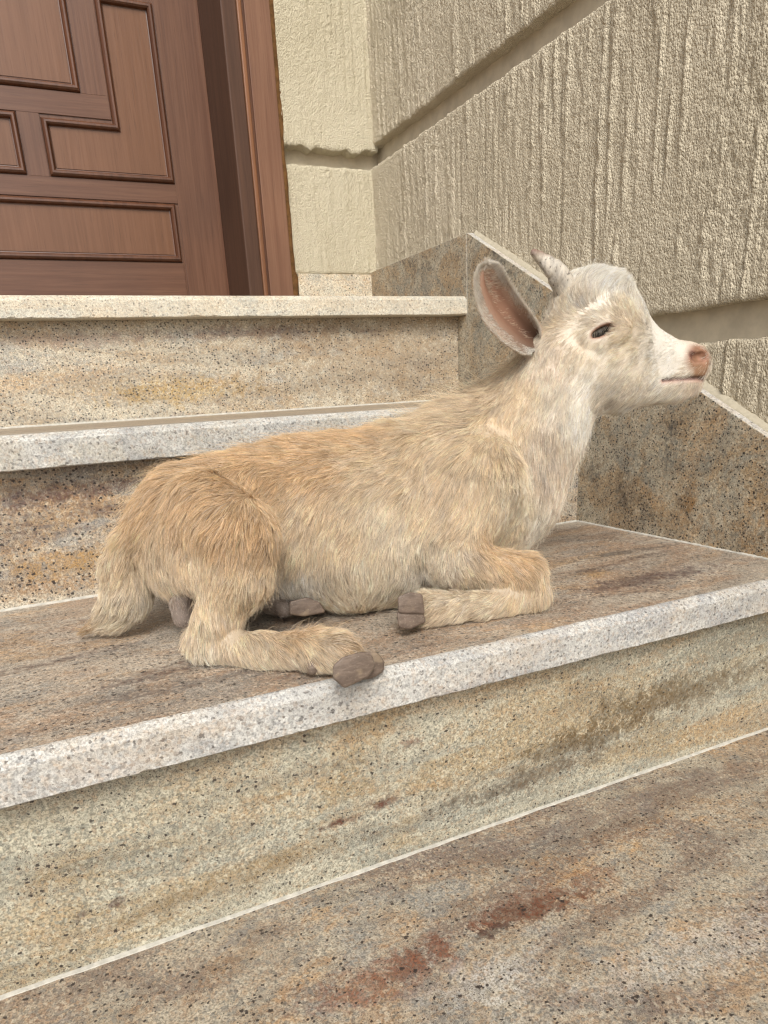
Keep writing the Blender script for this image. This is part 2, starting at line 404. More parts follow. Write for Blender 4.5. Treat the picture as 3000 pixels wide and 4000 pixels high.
def wobbly_strip(name, pts, w, h, mat, parent, seed, axis):
    """thin uneven bead of grout along a line"""
    rnd = random.Random(seed)
    bm = bmesh.new(); rings = []
    (ax, ay, az), (bx, by, bz) = pts
    N = 90
    for i in range(N + 1):
        t = i / N
        q = P(ax + (bx - ax) * t, ay + (by - ay) * t, az + (bz - az) * t)
        a = w * (0.75 + 0.5 * rnd.random()); b = h * (0.8 + 0.4 * rnd.random())
        if axis == 'x': r = [(0, 0.002, -0.001), (0, -a, -0.001), (0, -a * 0.8, b * 0.5), (0, 0.0, b), (0, 0.002, b)]
        else: r = [(0.002, 0, -0.001), (-a, 0, -0.001), (-a * 0.8, 0, b * 0.5), (0, 0, b), (0.002, 0, b)]
        rings.append([bm.verts.new(q + Vector(k)) for k in r])
    for i in range(N):
        for k in range(5):
            j = (k + 1) % 5
            bm.faces.new((rings[i][k], rings[i][j], rings[i + 1][j], rings[i + 1][k]))
    bm.faces.new(rings[0]); bm.faces.new(rings[-1][::-1])
    bmesh.ops.recalc_face_normals(bm, faces=bm.faces)
    return bm_obj(name, bm, mat, parent)
wobbly_strip('grout_joint', ((-4, 2.34, -1.965), (3.57, 2.34, -1.965)), 0.0034, 0.0012, M['grout'], steps, 1, 'x')
wobbly_strip('grout_joint', ((-4, 4.089, -1.0), (3.57, 4.089, -1.0)), 0.0020, 0.0022, M['grout'], steps, 2, 'x')
wobbly_strip('grout_joint', ((-4, 5.736, -0.1), (3.57, 5.736, -0.1)), 0.0020, 0.0022, M['grout'], steps, 3, 'x')

# ---------------------------------------------------------------- side wall
side = empty('side_wall', P(3.9, 3.5, -1.965))
tag(side, 'beige combed plaster wall with horizontal grooves flanking the steps', 'wall')
PX = 3.66
core = box('wall_core', PX + 0.115, PX + 1.2, -6, 9.0, -1.98, 14.0, M['recess'], side)
def relief_wall(name, uaxis, u0, u1, z0, z1, plane, mat, parent, res, seed, amp=1.0, thick=0.2, rag=0.006, edges=(1, 1)):
    """plaster band as a real height field; ragged top and bottom lips; returns into the groove at both lips"""
    nu = max(2, int((u1 - u0) * U / res)); nz = max(2, int((z1 - z0) * U / res))
    uu, zz = np.meshgrid(np.linspace(u0, u1, nu + 1), np.linspace(z0, z1, nz + 1), indexing='ij')
    um, zm = uu * U, zz * U
    wob = vnoise(um * 60, zm * 14, seed + 9) * 0.003
    a_ = vnoise((um + wob) * 300, zm * 52, seed); b_ = vnoise((um + wob) * 150, zm * 26, seed + 1)
    cover = np.clip((vnoise(um * 16, zm * 12, seed + 11) - 0.30) / 0.3, 0.15, 1)
    g1 = vnoise(um * 400, zm * 270, seed + 2); g2 = vnoise(um * 240, zm * 170, seed + 3)
    patch = 0.55 + 0.9 * vnoise(um * 9, zm * 7, seed + 10)
    h = (0.0017 * (a_ - 0.5) + 0.0014 * (b_ - 0.5)) * cover + 0.0014 * (g1 - 0.5) * patch + 0.0006 * (g2 - 0.5) * patch
    st = vnoise((um + wob) * 115, zm * 8.0, seed + 4)
    h += 0.0024 * np.clip((st - 0.74) / 0.13, 0, 1) * (0.3 + 0.9 * g2)
    h -= 0.0018 * np.clip((0.25 - vnoise((um + wob) * 120, zm * 9.0, seed + 14)) / 0.15, 0, 1)
    h += 0.0020 * (vnoise(um * 14, zm * 10, seed + 6) - 0.5)
    h *= amp
    # ragged lips
    rg0 = (vnoise(um * 70, um * 0, seed + 7) - 0.4) * rag + (vnoise(um * 170, um * 0, seed + 8) - 0.5) * rag * 0.35
    rg1 = (vnoise(um * 70, um * 0, seed + 17) - 0.6) * rag + (vnoise(um * 240, um * 0, seed + 18) - 0.5) * rag * 0.5
    t = (zz - z0) / (z1 - z0)
    k0 = np.clip(1 - (zz - z0) / 0.12, 0, 1) * edges[0]; k1 = np.clip(1 - (z1 - zz) / 0.12, 0, 1) * edges[1]
    zw = (zz + Z0) * U - rg0 * k0 * 0.5 + rg1 * k1 * 0.5
    rnd_ = np.clip(1 - (zz - z0) / 0.03, 0, 1) ** 2 * edges[0] + np.clip(1 - (z1 - zz) / 0.03, 0, 1) ** 2 * edges[1]
    d = plane * U - h + rnd_ * 0.002
    if uaxis == 'y': V = np.stack([d, uu * U, zw], -1)
    else: V = np.stack([uu * U, d, zw], -1)
    V = V.reshape(-1, 3)
    idx = np.arange((nu + 1) * (nz + 1)).reshape(nu + 1, nz + 1)
    q = np.stack([idx[:-1, :-1], idx[1:, :-1], idx[1:, 1:], idx[:-1, 1:]], -1).reshape(-1, 4)
    # back rows closing the lips
    ex = []
    nv = len(V)
    for k in (0, nz):
        b = V.reshape(nu + 1, nz + 1, 3)[:, k].copy()
        b[:, 0 if uaxis == 'y' else 1] = (plane + thick) * U
        ex.append(b)
        bi = np.arange(nv, nv + nu + 1); nv += nu + 1
        f = np.stack([idx[:-1, k], bi[:-1], bi[1:], idx[1:, k]], -1)
        q = np.concatenate([q, f if k == 0 else f[:, ::-1]])
    V = np.concatenate([V] + ex)
    if uaxis == 'y': q = q[:, ::-1]
    me = bpy.data.meshes.new(name)
    me.from_pydata(V.tolist(), [], q.tolist())
    me.materials.append(mat)
    me.polygons.foreach_set('use_smooth', [True] * len(me.polygons))
    me.update()
    o = bpy.data.objects.new(name, me); COL.objects.link(o)
    return adopt(o, parent)
bands = [(-1.98, 0.172), (0.366, 2.19), (2.375, 4.2), (4.385, 6.2), (6.385, 8.2), (8.385, 10.2), (10.385, 12.2), (12.385, 14.0)]
for i, (a, b) in enumerate(bands):
    if i in (0, 1, 2):
        relief_wall('plaster_band', 'y', 1.2, 7.62, max(a, -1.0), b, PX, M['plaster_side'], side, 0.002 if i < 2 else 0.0022, 20 + i)
        relief_wall('plaster_band', 'y', -6.0, 1.2, a, b, PX, M['plaster_side'], side, 0.03, 40 + i)
    else:
        relief_wall('plaster_band', 'y', -6.0, 7.62, a, b, PX, M['plaster_side'], side, 0.02, 20 + i)
# dado slabs: level along the threshold, then following the flight
DX = 3.5767
SL = 0.526
def dado_slab(name, outline, mats, bevel=0.0006):
    bm = bmesh.new()
    a = [bm.verts.new(P(DX, y, z)) for y, z in outline]; b = [bm.verts.new(P(PX + 0.09, y, z)) for y, z in outline]
    n = len(outline)
    bm.faces.new(a)
    bm.faces.new(b[::-1])
    for i in range(n):
        j = (i + 1) % n
        f = bm.faces.new((a[i], b[i], b[j], a[j])); f.material_index = 1
    bmesh.ops.recalc_face_normals(bm, faces=bm.faces)
    bmesh.ops.bevel(bm, geom=list(bm.edges), offset=bevel, segments=1, affect='EDGES')
    return bm_obj(name, bm, mats, side)
def zt(y): return 1.22 - SL * (5.586 - y)
dado_slab('dado_panel', [(5.593, 0.60), (7.60, 0.60), (7.60, 1.217), (5.593, 1.217)], [M['dado'], M['dado_edge']])
dado_slab('dado_panel', [(2.36, -2.0), (5.84, -2.0), (5.84, 0.594), (5.583, 0.594), (5.583, zt(5.583)), (2.36, zt(2.36))], [M['dado'], M['dado_edge']])
dado_slab('dado_panel', [(0.2, -2.0), (2.35, -2.0), (2.35, zt(2.35)), (0.2, zt(0.2))], [M['dado'], M['dado_edge']])
box('dado_joint', DX + 0.003, PX, 5.580, 5.596, -0.2, 1.217, M['grout'], side)
# cement smeared between the slab edge and the plaster
def fillet():
    rnd = np.random.RandomState(5)
    ys = np.linspace(0.2, 5.56, 260)
    n1 = vnoise(ys * 2.2, ys * 0, 71); n2 = vnoise(ys * 9, ys * 0, 72)
    vs = []; fs = []
    for i, y in enumerate(ys):
        z = zt(y)
        up = 0.030 + 0.03 * n1[i]
        a = 0.62 + 0.15 * n1[i]
        ring = [(DX + (PX - DX) * a, z - 0.004), (DX + (PX - DX) * (a + 0.06), z + 0.012), (PX - 0.016, z + up * 0.45), (PX - 0.010, z + up * 0.8), (PX + 0.015, z + up), (PX + 0.06, z - 0.01)]
        vs += [P(x, y, zz) for x, zz in ring]
    for i in range(len(ys) - 1):
        for k in range(5):
            fs.append((i * 6 + k, i * 6 + k + 1, i * 6 + 6 + k + 1, i * 6 + 6 + k))
    return mesh_obj('cement_fillet', vs, fs, M['cement'], side, True)
fillet()
wobbly_strip('grout_joint', ((DX, 2.3, -1.0), (DX, 4.08, -1.0)), 0.0022, 0.0016, M['grout'], side, 5, 'y')

# ---------------------------------------------------------------- house wall with the door opening
house = empty('house_wall', P(3.0, 7.6, 0.745))
tag(house, 'pale roughcast house wall beside the brown door frame', 'wall')
box('wall_core', 2.70, 4.8, 7.60, 9.5, 0.6, 14, M['recess'], house)
box('wall_core', -9.0, -3.30, 7.60, 9.5, 0.6, 14, M['recess'], house)
box('wall_core', -3.30, 2.70, 7.60, 9.5, 12.6, 14, M['recess'], house)
relief_wall('plaster_band', 'x', 2.722, PX + 0.05, 1.20, 2.17, 7.50, M['plaster_back'], house, 0.002, 60, 0.75, 0.12, 0.004)
relief_wall('plaster_band', 'x', 2.700, PX + 0.05, 2.31, 4.2, 7.45, M['plaster_back'], house, 0.002, 61, 0.8, 0.16, 0.015)
relief_wall('plaster_band', 'x', 2.700, PX + 0.05, 4.385, 14, 7.45, M['plaster_back'], house, 0.012, 62, 0.8, 0.16, 0.01)
relief_wall('plaster_band', 'x', -9.0, -3.30, 1.20, 14, 7.50, M['plaster_back'], house, 0.02, 63, 0.8, 0.12, 0.01)
relief_wall('plaster_band', 'x', -3.30, 2.70, 12.60, 14, 7.50, M['plaster_back'], house, 0.02, 64, 0.8, 0.12, 0.01)
box('skirting_tile', 2.742, DX + 0.01, 7.473, 7.605, 0.742, 1.195, M['skirt_back'], house, bevel=0.0006)
box('skirting_tile', -9.0, -3.32, 7.473, 7.605, 0.742, 1.195, M['skirt_back'], house, bevel=0.0006)

# ---------------------------------------------------------------- door frame
frame = empty('door_frame', P(2.4, 7.5, 0.745))
tag(frame, 'brown grooved wooden door frame set in the plastered opening', 'door frame')
def casing(xa, xb, xi, s):
    """outer board, groove, inner board and jamb; s=+1 right side"""
    def bx(name, a, b, y0, y1, mat, bev=0.0012):
        lo, hi = min(a, b), max(a, b)
        return box(name, lo, hi, y0, y1, 0.7445, 12.3, mat, frame, bevel=bev)
    bx('casing_board', xi + s * 0.215, xb, 7.385, 7.62, M['frame'])
    bx('casing_groove', xi + s * 0.193, xi + s * 0.222, 7.415, 7.62, M['moulding'], 0.0)
    bx('casing_bead', xi + s * 0.150, xi + s * 0.196, 7.392, 7.62, M['frame_in'], 0.002)
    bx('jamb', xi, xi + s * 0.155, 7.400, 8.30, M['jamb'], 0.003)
casing(2.19, 2.648, 2.19, 1)
casing(-2.75, -3.22, -2.75, -1)
box('frame_head', -3.22, 2.648, 7.385, 8.30, 12.3, 12.58, M['frame'], frame, bevel=0.0012)
def foam():
    ys = np.linspace(0.75, 12.3, 200)
    n = vnoise(ys * 6, ys * 0, 81); n2 = vnoise(ys * 25, ys * 0, 82)
    vs = []; fs = []
    for i, z in enumerate(ys):
        b = 2.690 + 0.022 * n[i] + 0.008 * n2[i] + 0.02 * (z < 1.2)
        vs += [P(2.640, 7.44, z), P(2.66, 7.425 + 0.02 * n2[i], z), P(b, 7.435 + 0.02 * n[i], z), P(b + 0.03, 7.52, z)]
    for i in range(len(ys) - 1):
        for k in range(3): fs.append((i * 4 + k, i * 4 + 4 + k, i * 4 + 5 + k, i * 4 + k + 1))
    return mesh_obj('gap_filler', vs, fs, M['foam'], frame, True)
foam()

# ---------------------------------------------------------------- door
door = empty('front_door', P(-0.28, 8.2, 0.745))
tag(door, 'dark brown wooden front door with moulded rectangular and angled panels', 'door')
DY = 8.15
C0 = -0.28
def mir(poly): return [(2 * C0 - x, z) for x, z in poly][::-1]
panels = [
    [(-2.29, 1.385), (1.73, 1.385), (1.73, 1.925), (-2.29, 1.925)],
    [(0.585, 2.095), (1.745, 2.095), (1.785, 3.555), (1.235, 3.555), (1.235, 2.575), (0.585, 2.575)],
    [(-0.96, 2.095), (0.392, 2.095), (0.392, 2.60), (-0.96, 2.60)],
    [(-1.545, 2.79), (0.985, 2.79), (0.985, 5.6), (-1.545, 5.6)],
    [(-2.29, 6.4), (1.73, 6.4), (1.73, 11.7), (-2.29, 11.7)]]
panels[1] = [(0.585, 2.095), (1.755, 2.095), (1.755, 3.575), (1.225, 3.575), (1.225, 2.575), (0.585, 2.575)]
panels.append(mir(panels[1]))
box('door_leaf', -2.75, 2.19, DY + 0.012, DY + 0.22, 0.76, 12.28, M['door_stile'], door)
def area(poly): return sum(poly[i][0] * poly[(i + 1) % len(poly)][1] - poly[(i + 1) % len(poly)][0] * poly[i][1] for i in range(len(poly))) / 2
def offset(poly, d):
    """move every edge of a counter-clockwise outline outwards by d"""
    out = []
    n = len(poly)
    for i in range(n):
        p0, p1, p2 = Vector(poly[i - 1]), Vector(poly[i]), Vector(poly[(i + 1) % n])
        e1 = (p1 - p0).normalized(); e2 = (p2 - p1).normalized()
        n1 = Vector((e1.y, -e1.x)); n2 = Vector((e2.y, -e2.x))
        k = (n1 + n2) / (1 + n1.dot(n2))
        out.append(p1 + k * d)
    return out
prof = [(0.0, 0.035), (-0.006, 0.0), (-0.014, -0.022), (-0.028, -0.036), (-0.044, -0.036), (-0.056, -0.022), (-0.060, -0.004), (-0.064, 0.010), (-0.078, 0.014), (-0.090, 0.040)]
for poly in panels:
    if area(poly) < 0: poly = poly[::-1]
    n = len(poly)
    vs = []; fs = []
    for d, h in prof:
        vs += [P(p.x, DY + h, p.y) for p in offset(poly, d)]
    for r in range(len(prof) - 1):
        for i in range(n):
            j = (i + 1) % n
            fs.append((r * n + i, r * n + j, r * n + n + j, r * n + n + i))
    mo = mesh_obj('panel_moulding', vs, fs, M['moulding'], door, False)
    inner = offset(poly, -0.075)
    bm = bmesh.new()
    f = bm.faces.new([bm.verts.new(P(p.x, DY + 0.006, p.y)) for p in inner])
    b_ = [bm.verts.new(P(p.x, DY + 0.05, p.y)) for p in offset(poly, -0.06)]
    for i in range(n):
        j = (i + 1) % n
        bm.faces.new((f.verts[i], b_[i], b_[j], f.verts[j]))
    bmesh.ops.recalc_face_normals(bm, faces=bm.faces)
    bm_obj('door_panel', bm, M['door_panel'], door)
# rails laid between the stiles: boards proud of the leaf by a hair, so joints show
for xa, xb, za, zb in ((-2.29, 1.733, 0.76, 1.384), (-2.29, 1.757, 1.926, 2.094), (-1.55, 1.224, 2.601, 2.789)):
    box('rail', xa, xb, DY, DY + 0.02, za, zb, M['door_rail'], door, bevel=0.0004)
box('stile', 1.757, 2.189, DY, DY + 0.02, 0.76, 12.28, M['door_stile'], door, bevel=0.0004)
box('stile', -2.749, -2.30, DY, DY + 0.02, 0.76, 12.28, M['door_stile'], door, bevel=0.0004)
box('muntin', 0.394, 0.583, DY + 0.001, DY + 0.02, 2.0945, 2.6005, M['door_stile'], door, bevel=0.0004)
box('muntin', 0.987, 1.223, DY + 0.001, DY + 0.02, 2.7895, 5.6, M['door_stile'], door, bevel=0.0004)

# ================================================================ the goat kid
# shape data in metres with the lens height as z = 0 (GZ lifts it to the world)
GZ = CAMZ
PRIMS = [
    ((0.106, 0.573, -0.112, 0.049), (0.16, 0.578, -0.109, 0.057), 0.03),
    ((0.16, 0.578, -0.109, 0.057), (0.24, 0.578, -0.11, 0.066), 0.03),
    ((0.24, 0.578, -0.11, 0.066), (0.32, 0.572, -0.106, 0.066), 0.03),
    ((0.32, 0.572, -0.106, 0.066), (0.378, 0.56, -0.096, 0.06), 0.03),
    ((0.378, 0.56, -0.096, 0.06), (0.4, 0.554, -0.088, 0.05), 0.03),
    ((0.2, 0.577, -0.075, 0.031), (0.3, 0.572, -0.072, 0.033), 0.03),
    ((0.3, 0.572, -0.072, 0.033), (0.345, 0.566, -0.066, 0.032), 0.035),
    ((0.1, 0.575, -0.082, 0.034), (0.2, 0.577, -0.075, 0.03), 0.03),
    ((0.2297, 0.545, -0.1394, 0.0335), (0.2853, 0.545, -0.1431, 0.0371), 0.03),
    ((0.365, 0.562, -0.062, 0.048), (0.4244, 0.55, -0.0321, 0.0427), 0.035),
    ((0.4244, 0.55, -0.0321, 0.0427), (0.4417, 0.535, 0.0114, 0.0349), 0.035),
    ((0.4622, 0.5264, 0.06, 0.0267), (0.4826, 0.5175, 0.0574, 0.0218), 0.02),
    ((0.4532, 0.53, 0.0717, 0.0158), (0.4703, 0.5225, 0.0728, 0.0153), 0.02),
    ((0.4723, 0.5232, 0.0183, 0.0297), (0.4868, 0.5168, 0.0261, 0.0273), 0.02),
    ((0.4908, 0.515, 0.0302, 0.0249), (0.547, 0.4923, 0.0109, 0.014), 0.02),
    ((0.4957, 0.5141, -0.0024, 0.0228), (0.5463, 0.4936, -0.0098, 0.0118), 0.015),
    ((0.5508, 0.4905, 0.015, 0.0107), (0.5565, 0.4882, 0.0136, 0.0103), 0.012),
    ((0.5522, 0.4905, 0.0051, 0.0108), (0.5587, 0.4877, 0.0059, 0.0094), 0.012),
    ((0.5449, 0.4941, -0.0077, 0.0099), (0.5573, 0.4891, -0.0084, 0.0076), 0.008),
    ((0.4554, 0.53, 0.0311, 0.0249), (0.4729, 0.5232, 0.0096, 0.028), 0.03),
    ((0.468, 0.5017, 0.047, 0.0155), (0.4821, 0.5012, 0.0458, 0.0123), 0.015),
    ((0.1052, 0.53, -0.0743, 0.0266), (0.1165, 0.493, -0.0934, 0.0278), 0.009),
    ((0.1165, 0.493, -0.0934, 0.0278), (0.1136, 0.489, -0.1188, 0.0224), 0.012),
    ((0.0914, 0.533, -0.0944, 0.0191), (0.0961, 0.515, -0.1175, 0.0202), 0.016),
    ((0.1136, 0.489, -0.1188, 0.0224), (0.0959, 0.492, -0.1517, 0.0151), 0.012),
    ((0.0959, 0.492, -0.1517, 0.0151), (0.0865, 0.495, -0.1678, 0.0118), 0.01),
    ((0.0797, 0.5, -0.1649, 0.0069), (0.0848, 0.496, -0.1708, 0.0099), 0.01),
    ((0.0864, 0.495, -0.1688, 0.0118), (0.117, 0.465, -0.1718, 0.0119), 0.008),
    ((0.117, 0.465, -0.1718, 0.0119), (0.148, 0.43, -0.1663, 0.0121), 0.008),
    ((0.148, 0.43, -0.1663, 0.0121), (0.1574, 0.415, -0.1654, 0.0115), 0.008),
    ((0.1574, 0.415, -0.1654, 0.0115), (0.1628, 0.41, -0.1668, 0.0084), 0.008),
    ((0.1, 0.625, -0.115, 0.048), (0.165, 0.64, -0.12, 0.045), 0.02),
    ((0.165, 0.64, -0.12, 0.045), (0.11, 0.645, -0.155, 0.024), 0.01),
    ((0.11, 0.645, -0.165, 0.016), (0.165, 0.585, -0.168, 0.014), 0.008),
    ((0.165, 0.585, -0.168, 0.014), (0.1635, 0.545, -0.1678, 0.0078), 0.008),
    ((0.3347, 0.507, -0.0762, 0.0368), (0.304, 0.5, -0.1241, 0.0257), 0.018),
    ((0.3014, 0.5, -0.126, 0.0272), (0.3001, 0.49, -0.1395, 0.0205), 0.014),
    ((0.3001, 0.49, -0.1395, 0.0205), (0.351, 0.466, -0.1525, 0.0174), 0.01),
    ((0.3511, 0.466, -0.1537, 0.0174), (0.3558, 0.462, -0.1671, 0.0157), 0.008),
    ((0.3559, 0.462, -0.1689, 0.0153), (0.309, 0.465, -0.1727, 0.0111), 0.006),
    ((0.309, 0.465, -0.1727, 0.0111), (0.2642, 0.472, -0.168, 0.0138), 0.006),
    ((0.36, 0.615, -0.11, 0.035), (0.4, 0.635, -0.145, 0.026), 0.012),
    ((0.34, 0.64, -0.145, 0.022), (0.425, 0.635, -0.15, 0.02), 0.01),
    ((0.425, 0.632, -0.162, 0.016), (0.33, 0.625, -0.167, 0.014), 0.008),
    ((0.0679, 0.575, -0.0895, 0.0102), (0.051, 0.58, -0.1004, 0.0074), 0.02),
    ((0.051, 0.58, -0.1004, 0.0074), (0.0423, 0.586, -0.1212, 0.0104), 0.01),
    ((0.0423, 0.586, -0.1212, 0.0104), (0.0433, 0.59, -0.1483, 0.0166), 0.015),
    ((0.0433, 0.59, -0.1483, 0.0166), (0.0323, 0.595, -0.1621, 0.0124), 0.015),
    ((0.0323, 0.595, -0.1621, 0.0124), (0.0118, 0.6, -0.1719, 0.0043), 0.01),
    ((0.0791, 0.545, -0.148, 0.0085), (0.0793, 0.545, -0.1608, 0.0082), 0.006),
]
EYE_C, EYE_A, EYE_B, EYE_N = (0.4499, 0.4937, 0.0386), (0.7998, -0.4569, 0.3892), (-0.3217, 0.2211, 0.9207), (-0.5067, -0.8616, 0.0299)
UPPER_LID = [(0.4394, 0.5001, 0.0382), (0.4445, 0.4981, 0.0443), (0.4517, 0.4928, 0.0468), (0.4599, 0.4869, 0.0442), (0.4668, 0.485, 0.0403)]
LOWER_LID = [(0.4402, 0.4981, 0.0336), (0.449, 0.4937, 0.0302), (0.4583, 0.4889, 0.0348), (0.466, 0.4854, 0.0384)]
NOSTRIL = [(0.5417, 0.4781, 0.0168), (0.5455, 0.4767, 0.0141), (0.5519, 0.4757, 0.0147)]
MOUTH = [(0.5183, 0.4869, -0.0033), (0.5301, 0.484, -0.003), (0.5415, 0.4801, -0.003), (0.5506, 0.4781, -0.0034), (0.5622, 0.4806, -0.0043)]
NOSE_C, LIP_C = (0.5485, 0.4757, 0.0141), (0.5425, 0.4806, -0.0063)
NOSE_C2 = (0.553, 0.4757, 0.0044)
# ear rim, lower edge and upper edge from root to tip, and the floor of the cup between them
EAR_LO = [(0.4101, 0.5299, 0.0257), (0.3856, 0.5159, 0.025), (0.3627, 0.5109, 0.0338), (0.3468, 0.5119, 0.0473), (0.3402, 0.5159, 0.0654), (0.3421, 0.5209, 0.0787), (0.3484, 0.5249, 0.0875), (0.3542, 0.5259, 0.0915)]
EAR_HI = [(0.4131, 0.5279, 0.0284), (0.4131, 0.5299, 0.0438), (0.4009, 0.5279, 0.0562), (0.3873, 0.5279, 0.0693), (0.3772, 0.5269, 0.0784), (0.369, 0.5259, 0.0854), (0.3622, 0.5259, 0.0898), (0.3542, 0.5259, 0.0915)]
EAR_FLOOR = [(0.4209, 0.5359, 0.0323), (0.4146, 0.5379, 0.0358), (0.3978, 0.5379, 0.0464), (0.3788, 0.5359, 0.0595), (0.365, 0.5329, 0.0738), (0.3584, 0.5299, 0.0828), (0.3558, 0.5279, 0.0885), (0.3542, 0.5259, 0.0915)]
HORN = [(0.44, 0.528, 0.0754, 0.0104), (0.4292, 0.528, 0.0876, 0.009), (0.4227, 0.529, 0.0928, 0.0072), (0.4149, 0.532, 0.099, 0.005), (0.4074, 0.531, 0.1027, 0.0032), (0.4047, 0.531, 0.1041, 0.0022), (0.4033, 0.531, 0.1048, 0.0004)]
HEAD_SIDE = (0.3869, 0.8611, -0.33)
CLAWS = [
    [(0.1417, 0.38, -0.1604), (0.1469, 0.394, -0.1663), (0.149, 0.38, -0.1559), (0.1545, 0.394, -0.1616), (0.1615, 0.38, -0.1552), (0.1674, 0.394, -0.161), (0.1694, 0.38, -0.1594), (0.1756, 0.394, -0.1652), (0.1709, 0.38, -0.1672), (0.1772, 0.394, -0.1733), (0.1657, 0.38, -0.1737), (0.1718, 0.394, -0.1801), (0.1483, 0.38, -0.1777), (0.1537, 0.394, -0.1843), (0.141, 0.38, -0.1689), (0.1462, 0.394, -0.1752)],
    [(0.1669, 0.397, -0.1616), (0.1723, 0.41, -0.1669), (0.1808, 0.397, -0.1651), (0.1868, 0.41, -0.1705), (0.1856, 0.397, -0.1725), (0.1917, 0.41, -0.1781), (0.1848, 0.397, -0.1798), (0.1909, 0.41, -0.1857), (0.1749, 0.397, -0.1838), (0.1807, 0.41, -0.1898), (0.1636, 0.397, -0.1821), (0.169, 0.41, -0.1881)],
    [(0.2241, 0.45, -0.1465), (0.234, 0.47, -0.153), (0.2345, 0.45, -0.1442), (0.2449, 0.47, -0.1506), (0.2455, 0.45, -0.1477), (0.2564, 0.47, -0.1543), (0.2471, 0.45, -0.1645), (0.2581, 0.47, -0.1718), (0.2241, 0.45, -0.1595), (0.2341, 0.47, -0.1665)],
    [(0.2237, 0.452, -0.1583), (0.2336, 0.472, -0.1653), (0.2461, 0.452, -0.1607), (0.257, 0.472, -0.1678), (0.2492, 0.452, -0.1717), (0.2602, 0.472, -0.1793), (0.2342, 0.452, -0.1752), (0.2446, 0.472, -0.183), (0.2246, 0.452, -0.1716), (0.2345, 0.472, -0.1792)],
    [(0.1626, 0.526, -0.158), (0.1663, 0.538, -0.1616), (0.1783, 0.526, -0.1567), (0.1824, 0.538, -0.1603), (0.1892, 0.526, -0.1631), (0.1935, 0.538, -0.1668), (0.1935, 0.526, -0.1729), (0.1979, 0.538, -0.1768), (0.1883, 0.526, -0.1737), (0.1926, 0.538, -0.1777), (0.1735, 0.526, -0.173), (0.1774, 0.538, -0.177), (0.1615, 0.526, -0.1688), (0.1652, 0.538, -0.1726)],
]
DEWCLAWS = [(0.141, 0.4205, -0.174), (0.1459, 0.4166, -0.1756)]
